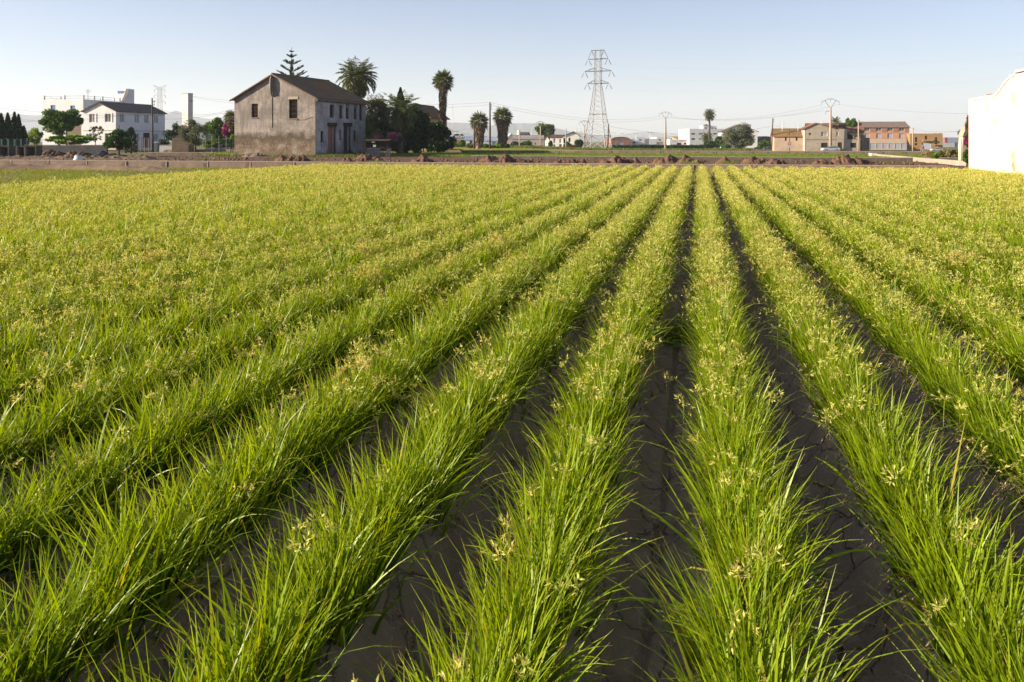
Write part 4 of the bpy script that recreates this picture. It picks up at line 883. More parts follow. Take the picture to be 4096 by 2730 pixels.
# tarpaulin, tub, mounds
heap('plastic_heap', 'crumpled black plastic sheeting piled at the end of the block wall', [(410, 603, 46), (450, 612, 42), (480, 617, 40)], 80, black_pl, 71, None, 'plastic', .10)
heap('dirt_heap', 'brown dirt heap against the middle of the block wall', [(205, 597, 52), (235, 602, 40), (165, 606, 30)], 82, soil_r, 72, 'dirt heaps along the headland')
heap('dirt_heap', 'smaller brown dirt heap against the block wall beside the black plastic', [(290, 603, 38), (330, 607, 46)], 82, soil_r, 73, 'dirt heaps along the headland')
heap('soil_bank', 'lumpy bank of pale dry soil behind the concrete channel on the left', [(q, 622 + (q * 7 % 9), 62) for q in range(-60, 600, 33)], 70, soil_g, 74, None, 'soil bank', .2, step=.12)
bpy.data.objects['soil_bank']['kind'] = 'stuff'
def tub():
    D = 64; x = PX(312, D); z = PZ(643, D); t = empty('plastic_tub', (x, D, .05), 'upturned white plastic tub with pale green bottom on the soil bank', 'tub'); r = 15.5 / F * D
    MB().tube([(0, 0, 0), (0, 0, .1), (0, 0, .11), (0, 0, .36)], [r * 1.1, r * 1.1, r, r * .8], 16).build('tub_wall', plast_w, t, True); MB().tube([(0, 0, .362), (0, 0, .42), (0, 0, .44)], [r * .78, r * .6, r * .3], 16).build('tub_bottom', mat('pale_teal_plastic', (.25, .42, .36), (.3, .45, .4), 2, .4), t, True)
tub()
rodpole('utility_pole', 'dark wooden utility pole in front of the white house', 612, 108, 393, 597, .14, lean=-.12)
rodpole('utility_pole', 'short dark stake between the two white house windows and citrus tree', 477, 100, 500, 560, .06, ins=0, cat_='stake')
rodpole('utility_pole', 'short distant dark pole left of the white tower', 708, 150, 485, 560, .1, ins=0)
def bin_():
    D = 112; x = PX(623, D); t = empty('wheelie_bin', (x, D, 0), 'grey wheeled rubbish bin beside the utility pole', 'bin'); h = PZ(570, D)
    MB().prism([(-.32, .1), (.32, .1), (.4, h - .12), (-.4, h - .12)], 'y', -.35, .35).build('bin_body', mat('grey_plastic', (.14, .14, .15), (.12, .12, .13), 2, .5), t); MB().prism([(-.42, h - .118), (.42, h - .118), (.38, h), (-.3, h + .04)], 'y', -.38, .38).build('lid', greyblue, t)
    for s in (-.25, .25): MB().tube([(s - .04, .38, .1), (s + .04, .38, .1)], .1, 10).build('wheel', rubber, t)
bin_()
def gate():
    D = 113; x0, x1 = PX(548, D), PX(610, D); t = empty('metal_gate', (x0, D, 0), 'thin metal railing fence with gate before the white house door', 'gate'); L = x1 - x0; h = PZ(553, D)
    for k in range(5): MB().tube([(L * k / 4, 0, 0), (L * k / 4, 0, h)], .035, 6).build('post', steel_dk, t)
    m = MB(); m.bar((0, 0, h), (L, 0, h), .03).bar((0, 0, .2), (L, 0, .2), .03)
    for k in range(22): m.bar((L * k / 22, 0, .2), (L * k / 22, 0, h), .012)
    m.build('railing', steel_dk, t)
gate()
def oven():
    D = 108; x0, x1 = PX(687, D), PX(755, D); t = empty('brick_hut', (x0, D, 0), 'low roofless hut of weathered brick left of the olive tree', 'hut'); L = x1 - x0; h = PZ(551, D); b = MB()
    n = int(h / .16)
    for r_ in range(n):
        for k in range(int(L / .5) + 1):
            o = .25 * (r_ % 2); a, c = max(0, k * .5 - o), min(L, k * .5 - o + .47)
            if c > a: b.box(a, c, 0, .3, r_ * .16, r_ * .16 + .145)
    b.box(.02, L - .02, .03, 2.2, 0, h - .05); b.build('brick_wall', mat('weathered_brick', (.26, .19, .13), (.18, .13, .09), 1.5, .95), t)
    heapm = MB().prism([(.1, h - .048), (L * .2, h + .25), (L * .5, h + .35), (L * .8, h + .12), (L - .1, h - .048)], 'y', .3, 1.8); heapm.build('broken_top', conc_dk, t)
oven()
t, L, H = wall_run('low_white_wall', 'long low white wall between the bin and the brick hut', 'wall', 630, 690, 116, 116, 580, white); MB().box(0, L, 0, .2, 0, PZ(582, 116)).build('masonry', white, t); MB().box(-.03, L + .03, -.03, .23, PZ(582, 116) + .002, PZ(580, 116)).build('coping', conc_lt, t)
tree('dark_tree', 'dark bushy tree between the white house and the white tower', 'tree', 697, 122, 497, 575, 76, L_dark, 81, 2400, .2, .12)
tree('olive_tree', 'grey-green olive tree below the white tower', 'olive tree', 780, 104, 484, 588, 112, L_olive, 82, 5200, .15, .16, 30, .32, .3, aspect=.35)
tree('fig_tree', 'greener tree right of the olive, before the magenta bougainvillea', 'tree', 862, 112, 472, 568, 92, L_mid, 83, 3000, .2, .14, aspect=.8)
tree('bougainvillea', 'magenta bougainvillea touching the left edge of the old farmhouse', 'bougainvillea', 922, 106, 490, 560, 56, L_mid, 84, 1100, .15, .05, bushy=True, flowers=(Fl_mag, 2.6, False), aspect=.8)
tree('garden_hedge', 'leafy green garden plants behind the wire fence left of the farmhouse', 'hedge', 882, 99, 553, 594, 130, L_mid, 85, 2600, .16, .04, 36, .22, .3, bushy=True)
tree('lime_bush', 'small bright lime-green bush at the corner of the old farmhouse', 'bush', 931, 95, 540, 560, 18, L_lime, 86, 300, .16, .03, bushy=True)
fan_palm('fan_palm', 'small fan palm peeking out behind the left edge of the farmhouse', 925, 125, 452, 492, 480, 60, 10, 87, False)
house('garden_house', 'low house with white roof edge hidden behind the garden trees', 'house', (PX(820, 130), 130), 0, 5.0, 6, PZ(493, 130), 'flat', 0, mat('pinkish_wall', (.50, .38, .36), (.45, .35, .33), .5), white, z=0, par=.1)
for k, px in enumerate((822, 848, 876, 905)):
    D = 97; t = empty('fence_post', (PX(px, D), D, 0), ['thin metal post nearest the olive tree', 'second thin metal post from the olive tree', 'thin metal post before the bright vine leaves', 'thin metal post nearest the old farmhouse'][k] + ' in the garden fence', 'post', 'thin posts of the garden fence'); MB().tube([(0, 0, 0), (0, 0, PZ(545, D))], .03, 6).build('post_tube', steel_dk, t); MB().tube([(0, 0, PZ(545, D)), (0, 0, PZ(545, D) + .05)], [.05, .02], 6).build('cap', steel_dk, t)
# ================================================================ channels (long concrete ditches across the view)
def channel(name, label, v, u0, u1, h, m, pier=2.8, w_=1.1, buttress=True, skip=None, seg=None):
    t = empty(name, (*fu(u0, v), 0), label, 'irrigation channel', None, -AF); L = u1 - u0; rg = np.random.default_rng(int(v))
    def gz(u, dv): x, y = fu(u0 + u, v + dv); return float(G(x, y))
    a = 0.0; k = 0; seg = seg or pier
    while a < L:
        b_ = min(L, a + seg); dz = rg.normal() * .012 + gz((a + b_) / 2, 0); lean_ = rg.normal() * .012
        MB().prism([(0 + lean_, -.3 + dz), (.14, -.3 + dz), (.14, h + dz), (lean_, h + dz)], 'x', a + .015, b_ - .015).build('wall_slab', m, t)
        a = b_; k += 1
        if k > 60: seg = max(seg, (L - a) / 25)
    MB().box(0, L, .005, .20, h + .02, h + .06).build('coping', mat('pale_coping', (.34, .27, .21), (.26, .20, .155), 1.2), t)  # paler strip along the top edge of the wall
    MB().box(0, L, w_, w_ + .14, -.3, h - .03).build('back_wall', m, t)
    MB().box(0, L, .14, w_, -.3, -.04).build('bed', conc_dk, t)
    if buttress:
        for k in range(min(95, int(L / pier))):
            q = k * pier; z = gz(q, 0); MB().box(q - .22, q + .06, -.03, -.004, -.3, h - .07 + z).build('buttress', conc_dk, t)
            MB().box(q + .064, q + .13, -.035, -.004, -.3, h + .015 + z).build('joint_strip', MATS['pale_coping'], t)
channel('concrete_channel', 'concrete irrigation channel closing the far end of the sedge field', 42.0, -48, 11.6, .36, conc, 2.8)
channel('concrete_channel', 'low concrete kerb between the brown headland and the green field', 69.0, -20, 60, .24, conc_dk, 4, .5, False)
channel('concrete_channel', 'second long concrete channel with dark buttresses beyond the green field', 97.0, -72, 62, .40, conc, 2.05, 1.0)
channel('concrete_channel', 'far concrete kerb on the left in front of the garden fence', 119, -75, -36, .34, conc, 3.2, .8, False)
channel('concrete_channel', 'low dark kerb beginning beside the left wall of the farmhouse', 77.8, -60, -51.8, .28, conc_dk, 3.2, .4, False)
# headland heaps
HP = [([(1130, 623, 40), (1205, 617, 46), (1165, 622, 40)], 58, 'wide dirt heap in front of the farmhouse corner'),
 ([(1390, 626, 36)], 58, 'single small dirt heap in front of the farmhouse doors'),
 ([(1450, 616, 48), (1467, 613, 44), (1500, 622, 40)], 60, 'big dark dirt heap hiding the whitish tank'),
 ([(1515, 630, 34)], 56, 'small dirt heap right of the whitish tank'),
 ([(1695, 621, 46), (1675, 632, 44), (1725, 640, 34)], 56, 'pointed dirt heap beneath the tall shaggy palm'),
 ([(1965, 618, 46), (2025, 616, 48), (1940, 632, 34), (2075, 633, 46), (2110, 640, 36)], 55, 'long double dirt heap beneath the two stout palms'),
 ([(2285, 632, 34), (2235, 638, 30), (2260, 636, 30), (2325, 640, 28)], 55, 'low ragged dirt heap left of the power tower'),
 ([(2462, 620, 48), (2425, 632, 42), (2490, 630, 40)], 55, 'tall dirt heap right below the power tower'),
 ([(2540, 631, 30)], 55, 'small dirt heap between the power tower and the concrete pole'),
 ([(2675, 619, 46), (2650, 628, 40), (2695, 622, 32)], 57, 'rounded dirt heap below the concrete pole'),
 ([(2745, 620, 44)], 55, 'pointed dirt heap right after the rounded one'),
 ([(2790, 641, 34)], 54, 'low clod heap in line with the middle crop row'),
 ([(2897, 623, 38)], 54, 'single pointed dirt heap below the tall thin palm'),
 ([(3000, 628, 36), (3022, 626, 38), (3050, 634, 34)], 56, 'dirt heap below the big olive tree'),
 ([(3092, 633, 38), (3125, 645, 30)], 55, 'dirt heap below the leaning pole'),
 ([(3290, 638, 42), (3260, 645, 36)], 54, 'low dirt heap below the grey right-hand house'),
 ([(3385, 616, 50), (3350, 628, 44), (3425, 626, 44), (3455, 636, 40), (3490, 645, 40)], 54, 'largest dirt heap, below the silver car')]
for k, (pk, D, lb) in enumerate(HP):
    heap('dirt_heap', lb, pk, D, soil_r, 200 + k, 'dirt heaps along the headland')
def clods():
    rg = np.random.default_rng(5); n = 2600; U = -58 + rg.random(n) * 90; Vv = 43.5 + rg.random(n) ** 1.3 * 24; X, Y = fu(U, Vv)
    b = np.array([(1, 0, 0), (-1, 0, 0), (0, 1, 0), (0, -1, 0), (0, 0, 1), (0, 0, -1)], float); f = np.array([(0, 2, 4), (2, 1, 4), (1, 3, 4), (3, 0, 4), (2, 0, 5), (1, 2, 5), (3, 1, 5), (0, 3, 5)])
    s = (.04 + .12 * rg.random(n) ** 2.5)[:, None, None]; V = (b[None] * (.6 + .8 * rg.random((n, 6, 1)))) * s + np.stack([X, Y, np.full(n, .02)], -1)[:, None, :]
    o = npmesh('clods', V.reshape(-1, 3), (f[None] + (np.arange(n) * 6)[:, None, None]).reshape(-1, 3), soil_r); tag(o, 'loose clods of earth strewn over the red brown headland', 'clods', kind='stuff')
clods()
def dark_ridge():
    us = np.linspace(-48, -22, 240); r = []; 
    for j in range(9):
        t_ = j / 8 * 2 - 1; v = 37.2 + t_ * .36 + .25 * np.sin(us * .5); x, y = fu(us, v)
        fade = np.clip((-23.5 - us) / 6, 0, 1); r.append(np.stack([x, y, -.06 + (.34 * (1 - abs(t_) ** 1.5) * (.5 + fbm(us * 1.7, us * 0 + j * .7, 4, 3))) * fade], -1))
    V = np.concatenate(r); n = 240; a = np.arange(8)[:, None] * n + np.arange(n - 1)[None, :]
    o = npmesh('soil_ridge', V, np.stack([a, a + 1, a + 1 + n, a + n], -1).reshape(-1, 4), soil_g, smooth=True); tag(o, kind='structure')
dark_ridge()
# ================================================================ trees round the old farmhouse
def norfolk():
    D = 108; x = PX(1167, D); H = PZ(187, D); t = empty('norfolk_pine', (x, D, -.05), 'spiky norfolk pine with level whorls rising behind the farmhouse ridge', 'pine tree'); rg = np.random.default_rng(3)
    MB().tube([(0, 0, 0), (0, 0, H * .6), (0, 0, H)], [.25, .12, .02], 7).build('trunk', bark, t, True); ps = []; tb = []
    tiers = [(204, 7), (223, 18), (248, 30), (272, 44), (296, 55), (318, 60), (345, 66), (375, 70), (410, 72)]
    for y, hw in tiers:
        z = PZ(y, D) - .1; L = hw / F * D * 1.12
        for k in range(6 if hw > 20 else 5):
            ph = k * math.pi / 3 + (y % 7) * .3 + rg.normal() * .08; m = 12; s = np.linspace(0, 1, m); up = .36 * L * s ** 1.5
            C = np.stack([np.cos(ph) * L * s, np.sin(ph) * L * s, z - .25 * L + up + .12 * L * s], -1); side = np.array([-math.sin(ph), math.cos(ph), 0])
            A = C - side * .02; B = C + side * .02; V = np.stack([A, B], 1).reshape(-1, 3); b = np.arange(m - 1) * 2; tb.append((V, np.stack([b, b + 1, b + 3, b + 2], -1)))
            q = int(120 * max(.3, L / 2)); ss = .12 + .88 * rg.random(q); i0 = np.minimum((ss * (m - 1)).astype(int), m - 2); P_ = C[i0] + (C[i0 + 1] - C[i0]) * (ss * (m - 1) - i0)[:, None]
            D_ = unit(side * rg.choice([-1, 1], q)[:, None] * (.35 + .4 * rg.random(q))[:, None] + np.array([math.cos(ph), math.sin(ph), 0]) * .45 + np.array([0, 0, .75]) + rg.normal(size=(q, 3)) * .2)
            ll = (.20 + .26 * np.sin(ss * math.pi * .95)) * min(1, L / 1.2 + .35); V, Fc = diamonds(P_ + D_ * ll[:, None] * .45, D_, ll, np.full(q, .08), rg); ps.append((V, Fc))
    V, Fc, _ = cat(ps); npmesh('crown', V, Fc, L_nor, t); V, Fc, _ = cat(tb); npmesh('branches', V, Fc, L_nor, t)
norfolk()
feather_palm('date_palm', 'tall date palm with full round crown rising behind the farmhouse roof', 1428, 104, 312, 86, 11, 84, tr=.34, low=-1.2, droop=1.6, pairs=26, wd=.07)
tree('magnolia', 'round bronze-green magnolia directly behind the farmhouse corner', 'tree', 1512, 96, 388, 560, 124, L_magn, 101, 4200, .2, .2, 30, .3, .3, aspect=.5)
tree('orange_tree', 'orange tree with yellowish leaves above the pink flowers', 'tree', 1500, 89, 508, 565, 78, L_yel, 102, 1500, .16, .08, 18, .3, .3)
tree('oleander', 'pink flowering oleander above the dark cart', 'oleander', 1552, 85.5, 528, 590, 112, L_dark, 103, 1500, .14, .05, bushy=True, flowers=(Fl_pink, .75, True), aspect=.5)
tree('green_bush', 'green bush between the farmhouse corner and the cart', 'bush', 1473, 88, 478, 590, 34, L_mid, 104, 1100, .18, .06, bushy=True)
conifer('cypress', 'tall dark cypress standing up behind the big short palm', 1602, 104, 356, 66, 105, L_cyp, shape=.8, n=3200)
feather_palm('canary_palm', 'big short canary palm with long arching fronds behind the farmhouse', 1602, 90, 446, 92, 106, 60, tr=.28, leaf=leafmat('leaf_palm_mixed', (.045, .07, .015), (.12, .13, .028), (.02, .035, .01), .3, .4), low=-1.0, droop=1.9, pairs=24, wd=.06)
feather_palm('date_palm', 'low palm whose fronds touch the farmhouse corner', 1478, 93, 478, 44, 107, 26, tr=.2, leaf=L_palmy, low=-.9, droop=1.4)
tree('ivy_tree', 'large near-black ivy-covered tree right of the short palm', 'tree', 1662, 97, 436, 612, 134, L_dark, 108, 7500, .24, .25, 46, .34, .2, aspect=.8)
tree('ivy_tree', 'dark ivy-clad bush at the foot of the tall shaggy palm', 'tree', 1752, 100, 486, 612, 104, leafmat('leaf_ivy', (.012, .04, .008), (.03, .08, .012), None, .25), 109, 4200, .22, .2, 30, .28, .3, aspect=.8)
tree('laurel', 'dark laurel under the short canary palm', 'tree', 1590, 93, 478, 616, 170, L_dark, 110, 8200, .24, .15, 36, .3, .2, aspect=.7)
tree('yucca', 'spiky dark yucca right of the white garden wall', 'yucca', 1800, 102, 545, 604, 46, L_dark, 111, 900, .42, .07, 12, .3, .2, bushy=True, aspect=.12)
fan_palm('fan_palm', 'very tall fan palm with shaggy trunk and ragged double crown', 1768, 104, 288, 354, 512, 82, 30, 112, True, lean=.15)
z0 = 0
hh = house('brick_villa', 'ochre house with brown hipped tile roof half hidden by dark trees', 'house', (PX(1600, 118), 118), R(-14), 4.6, 8, PZ(468, 118), 'y', 1.7, tanw, tile_br, [], [(2.0, 2.7, 1.9, 4.3, 'dark')], z=0, depth=.15, over=.4)
t, L, H = wall_run('garden_wall', 'low whitewashed stone wall at the foot of the dark trees', 'wall', 1708, 1772, 104, 104, 586, white_warm); MB().prism([(0, 0), (L, 0), (L, H - .05), (L * .7, H), (L * .3, H - .04), (0, H + .1)], 'y', 0, .25).build('masonry', white_warm, t); MB().box(L * .02, L * .98, -.03, -.002, 0, .12).build('footing', conc, t)
# ================================================================ middle: palms, poles, farm buildings
fan_palm('fan_palm', 'shorter of the two stout fan palms, left of the tall thin pole', 1917, 170, 455, 516, 588, 76, 36, 121, True, 'two stout shaggy fan palms', 50)
fan_palm('fan_palm', 'taller of the two stout fan palms, right of the tall thin pole', 2011, 172, 430, 500, 588, 76, 38, 122, True, 'two stout shaggy fan palms', 50)
rodpole('utility_pole', 'dark pole in front of the shorter stout palm', 1897, 150, 486, 600, .16, ins=1)
rodpole('utility_pole', 'tallest slim dark pole, between the two stout palms', 1960, 150, 410, 603, .2, ins=3)
rodpole('utility_pole', 'brown wooden pole in front of the low farm building', 2078, 190, 524, 596, .16, m=pole_c, ins=0)
rodpole('utility_pole', 'brown wooden pole in front of the white house doors', 2264, 215, 515, 593, .18, m=pole_c, ins=0)
rodpole('utility_pole', 'thin wooden pole before the low farm building end wall', 2177, 215, 538, 592, .14, m=pole_w, ins=0)
rodpole('utility_pole', 'dark pole standing inside the legs of the power tower', 2430, 205, 496, 600, .2, ins=0, lean=.3)
rodpole('radio_mast', 'hair-thin tall mast right of the tall shaggy palm', 1811, 330, 422, 580, .12, m=steel, ins=0, cat_='mast')
rodpole('tree_stump', 'short pale broken palm stump in front of the shorter stout palm', 1913, 150, 583, 602, .55, m=dead, ins=0, cat_='stump')
def arch_small(px, D, yt, yf, w_, lb): return archpole('power_pole', lb, px, D, yt, yf, 590, w_, .2, group='concrete poles with steel bows')
archpole('power_pole', 'distant bowed power pole at the left of the warehouse with letters', 1797, 330, 516, 527, 585, 24, .2, group='concrete poles with steel bows')
archpole('power_pole', 'pale bowed pole in front of the round tree behind the farm', 2162, 240, 486, 504, 592, 34, .22, group='concrete poles with steel bows')
archpole('power_pole', 'bowed concrete pole touching the left side of the power tower', 2338, 235, 485, 502, 595, 40, .24, group='concrete poles with steel bows')
archpole('power_pole', 'big bowed concrete pole in front of the long hedge', 2662, 255, 449, 472, 598, 50, .42, group='concrete poles with steel bows')
archpole('power_pole', 'tallest bowed concrete pole in front of the grey house and silver car', 3322, 198, 397, 430, 607, 70, .42, True, group='concrete poles with steel bows')
def poly_ridge(): pass
# warehouses left of centre
def text(body, size, loc, m, parent, rot=(R(90), 0, 0), name='lettering', ext=.02):
    c = bpy.data.curves.new(name, 'FONT'); c.body = body; c.size = size; c.extrude = ext; c.materials.append(m); tmp = bpy.data.objects.new(name, c); COL.objects.link(tmp); bpy.context.view_layer.update(); me = bpy.data.meshes.new_from_object(tmp.evaluated_get(bpy.context.evaluated_depsgraph_get())); bpy.data.objects.remove(tmp); o = bpy.data.objects.new(name, me); o.location = loc; o.rotation_euler = rot; link(o, parent); return o
dkblue = mat('dark_blue_paint', (.03, .05, .14), None, 1, .6, 0)
D = 300; A = (PX(1786, D), D); g = float(G(*A))
t = house('warehouse', 'long blue-grey warehouse whose sign board ends in dark capital letters', 'warehouse', A, 0, PX(1936, D) - PX(1786, D), 24, PZ(561.5, D) - g, 'shed', PZ(543, D) - PZ(561.5, D) , white, greyblue, holes_px(A, 0, g, [(1879, 1889, 563, 572, 'dark'), (1862, 1868, 580, 590, 'dark'), (1929, 1934, 564, 572, 'grey')]), z=g, over=.2)
sb = MB().box(PX(1826, D) - A[0], PX(1855, D) - A[0], -.9, -.8, PZ(558, D) - g, PZ(547.5, D) - g); sb.build('sign_board', white, t)
text('RICAR', 1.12, (PX(1826, D) - A[0] + .05, -.93, PZ(557, D) - g), dkblue, t)
D = 290; A = (PX(1937, D), D); g = float(G(*A)); house('warehouse', 'pale blue warehouse with dark roof line behind the two stout palms', 'warehouse', A, 0, PX(1992, D) - PX(1937, D), 14, PZ(565, D) - g, 'shed', PZ(548, D) - PZ(565, D), white, greyblue, holes_px(A, 0, g, [(1969, 1984, 568, 590, 'roller')]), z=g, over=.2)
D = 255; A = (PX(1830, D), D); g = float(G(*A)); t = house('small_house', 'small house with tall tan chimney before the lettered warehouse', 'house', A, 0, PX(1846, D) - PX(1830, D), 4, PZ(572, D) - g, 'x', .7, tanw, tile_rd, [], z=g); MB().box(.4, 1.0, 1.4, 2.0, 1.0, PZ(540, D) - g).build('chimney', tanw, t)
# low farm building and white house
D = 245; A = (PX(2024, D), D); g = float(G(*A)); house('barn', 'pinkish plastered barn with double-pitched grey roof right of the taller stout palm', 'barn', A, R(4), PX(2075, D) - PX(2024, D), 9, PZ(558, D) - g, 'y', PZ(537, D) - PZ(558, D), mat('pinkish_plaster', (.50, .43, .41), (.42, .36, .34), .4), greyblue, holes_px(A, R(4), g, [(2024, 2031, 555, 562, None)]), z=g, over=.15, ridge=.42)
D = 240; A = (PX(2050, D), D); g = float(G(*A)); house('barn', 'long low barn with pale sheet roof and one tiny window', 'barn', A, 0, PX(2178, D) - PX(2050, D), 9, PZ(558, D) - g, 'x', PZ(544, D) - PZ(558, D), MATS['pinkish_plaster'], mat('pale_sheet_roof', (.34, .31, .28), (.28, .25, .23), .5), holes_px(A, 0, g, [(2139, 2143, 571, 579, 'dark')]), z=g, over=.1)
D = 240.5; A = (PX(2178.5, D), D - 1.5); g = float(G(*A)); house('barn', 'white gabled end barn joined to the long low one', 'barn', A, R(-10), PX(2197, D) - PX(2179, D), 9, PZ(560, D) - g, 'y', PZ(545, D) - PZ(560, D), white, tile_gy, [], z=g, over=.1)
D = 262; A = (PX(2066, D), D); g = float(G(*A)); t = house('tiled_house', 'house with brown roof and white chimney behind the barns', 'house', A, R(-8), PX(2108, D) - PX(2066, D), 7, PZ(545, D) - g, 'x', PZ(531, D) - PZ(545, D), white, tile_gy, [], z=g, over=.3); MB().tube([(.6, 1, PZ(540, D) - g), (.6, 1, PZ(524, D) - g), (.6, 1, PZ(521, D) - g)], [.7, .5, .3], 8).build('chimney', white_warm, t)
D = 236; A = (PX(2200, D), D); g = float(G(*A)); yy = R(-6)
f = lambda l: [(1800 + a / 3.361, 1800 + b / 3.361, 360 + c / 3.361, 360 + d / 3.361, k) for a, b, c, d, k in l]
house('farm_wing', 'lower white wing with pinkish roof edge, left of the white gable', 'house', A, yy, lenpx(A, yy, 1800 + 1520 / 3.361), 8, PZ(552, D) - g, 'shed', .9, white_warm, tile_rd, holes_px(A, yy, g, f([(1390, 1416, 655, 716, 'white'), (1388, 1416, 735, 778, 'white'), (1470, 1495, 662, 714, 'white'), (1468, 1503, 730, 786, 'terra')])), z=g, over=.15)
A2 = (A[0] + lenpx(A, yy, 1800 + 1522 / 3.361) * math.cos(yy), A[1] + lenpx(A, yy, 1800 + 1522 / 3.361) * math.sin(yy) - .3); W2 = lenpx(A2, yy, 1800 + 1742 / 3.361)
house('gabled_house', 'white house with brown roof and gable, left of the power tower', 'house', A2, yy, W2, 9, PZ(545, D) - g, 'y', PZ(529, D) - PZ(545, D), white_warm, tile_gy, holes_px(A2, yy, g, f([(1526, 1550, 648, 716, 'dark'), (1593, 1620, 645, 700, 'dark'), (1525, 1550, 735, 775, 'dark')])), [(5, 6, 1.5, 3, 'dark')], z=g, over=.3, ridge=.62)
tree('round_tree', 'round tree with airy crown behind the long low barn', 'tree', 2181, 268, 494, 556, 78, L_mid, 131, 2600, .5, .3, 24, .3, .35)
tree('bush', 'dark bush in front of the long barn, left one', 'bush', 2062, 205, 568, 594, 36, L_dark, 132, 900, .35, .1, bushy=True)
tree('bush', 'brighter green bush in front of the long barn, right one', 'bush', 2104, 205, 564, 594, 48, L_mid, 133, 1200, .35, .1, bushy=True)
tree('bush', 'narrow dark shrub between the barn and the white house', 'bush', 2202, 225, 564, 593, 16, L_dark, 134, 700, .32, .1, bushy=True)
tree('bush', 'rust-red bush before the white gabled house', 'bush', 2293, 215, 581, 594, 44, L_red, 135, 900, .3, .08, bushy=True)
tree('bush', 'dark palm-like shrub at the corner of the gabled house', 'bush', 2316, 218, 558, 592, 34, L_dark, 136, 700, .8, .1, bushy=True, aspect=.15)
tree('bush', 'grey-green bush below the gabled house windows', 'bush', 2272, 222, 568, 592, 30, L_olive, 137, 600, .3, .1, bushy=True)
tree('bush', 'yellow-green bush at the foot of the tan chimney', 'bush', 1822, 180, 570, 597, 34, gr_green, 138, 800, .25, .08, bushy=True)
tree('round_shrub', 'dark round shrub left of the lettered sign', 'shrub', 1812, 210, 544, 590, 26, L_dark, 139, 1100, .3, .1, bushy=True)
tree('bush', 'green bush between the lettered warehouse and the dark pole', 'bush', 1850, 185, 562, 594, 26, L_mid, 140, 600, .28, .08, bushy=True)
for k, (px, w_) in enumerate(((1880, 26), (1943, 30), (1975, 26), (1992, 22), (2030, 20))):
    tree('bush', ['weedy bush left of the shorter stout palm', 'green bush at the foot of the shorter stout palm', 'bush at the foot of the tall slim pole', 'low bush left of the taller stout palm base', 'low bush right of the taller stout palm base'][k], 'bush', px, 165, 573 + k % 3 * 4, 603, w_, [L_olive, L_mid, L_dark, L_lime, L_mid][k], 141 + k, 600, .25, .06, bushy=True)
tree('umbrella_pine', 'flat dark green pine crown behind the lettered warehouse', 'pine tree', 1838, 330, 537, 546, 40, L_dark, 147, 500, .5, .2, clumps=12)
# ================================================================ the power tower
def pylon():
    D = 262; s = D / F; x = PX(2391, D); g = float(G(x, D)); Z = lambda y: PZ(y, D) - g
    t = empty('power_tower', (x, D, g - .1), 'tall steel lattice power tower with three pairs of cross-arms', 'power tower', None, R(-24)); r = .13
    # corner half width at each level, in photo pixels of the whole silhouette
    lev = [(597, 62), (542, 52), (456, 35), (334, 16), (201, 15)]
    k_ = s / (math.cos(R(24)) + math.sin(R(24)))
    def corner(i, y): 
        hw = np.interp(y, [l[0] for l in lev][::-1], [l[1] for l in lev][::-1]) * k_; c = ((-1, -1), (1, -1), (1, 1), (-1, 1))[i % 4]; return (c[0] * hw, c[1] * hw, Z(y))
    for i in range(4): MB().tube([corner(i, y) for y in (597, 542, 456, 334, 201)], [r * 1.35, r * 1.3, r * 1.1, r * .9, r * .7], 4).build('leg', steel, t)
    br = MB()
    for i in range(4):
        for y0, y1, n in ((542, 456, 3), (456, 334, 6), (334, 235, 5)):
            for k in range(n):
                ya = y0 + (y1 - y0) * k / n; yb = y0 + (y1 - y0) * (k + 1) / n; br.bar(corner(i, ya), corner(i + 1, yb), r * .36); br.bar(corner(i + 1, ya), corner(i, yb), r * .36)
        for y in (542, 456, 334, 284, 235): br.bar(corner(i, y), corner(i + 1, y), r * (.8 if y > 400 else .55))
        a, b = Vector(corner(i, 597)), Vector(corner(i + 1, 597)); c, d = Vector(corner(i, 542)), Vector(corner(i + 1, 542)); m = (a + b + c + d) / 4
        br.bar(a, d, r * .8); br.bar(b, c, r * .8); br.bar(a.lerp(c, .5), a.lerp(m, .5), r * .4); br.bar(b.lerp(d, .5), b.lerp(m, .5), r * .4)
    br.build('bracing', steel, t)
    tips = []
    for y, yu, hl, hr in ((333, 319, 40, 42), (284, 270, 50, 52), (235, 218, 36, 39)):
        for sg, hw in ((-1, hl), (1, hr)):
            X = sg * hw * s / math.cos(R(24)); a = MB()
            for q in (-1, 1): a.bar((0, q * 12.5 * k_, Z(y)), (X, 0, Z(y) - .1), r * .75); 
            if y != 235:
                for q in (-1, 1): a.bar((sg * 12.5 * k_, q * 12.5 * k_, Z(yu)), (X, 0, Z(y)), r * .5)
                for f_ in (.35, .65): a.bar((X * f_, 0, Z(y)), (X * f_ * .9, 0, Z(y) + (Z(yu) - Z(y)) * (1 - f_) * 1.15), r * .4)
            a.build('cross_arm', steel_dk, t)
            for q in (-.9, .9):
                MB().tube([(X + q * .2, q * .3, Z(y) - .4), (X + q, q * .5, Z(y) - 2.0)], [.09, .12], 6).build('insulator', steel_dk, t)
            tips.append((2391 + sg * hw, y + 22, D))
    c = MB(); zt = Z(201); w_ = 24 * s / math.cos(R(24)); c.bar((-w_, 0, zt), (w_, 0, zt), r)
    for sg, hw in ((-1, 36), (1, 39)):
        c.bar((sg * w_, 0, zt), (sg * hw * s / math.cos(R(24)), 0, Z(235)), r * .6)
        for q in (-1, 1): c.bar((sg * w_, 0, zt), (sg * 12 * k_, q * 12 * k_, Z(235)), r * .5); c.bar((sg * w_ * .4, 0, zt), (sg * 12 * k_, q * 12 * k_, Z(225)), r * .4)
    c.build('peak_frame', steel_dk, t); return tips
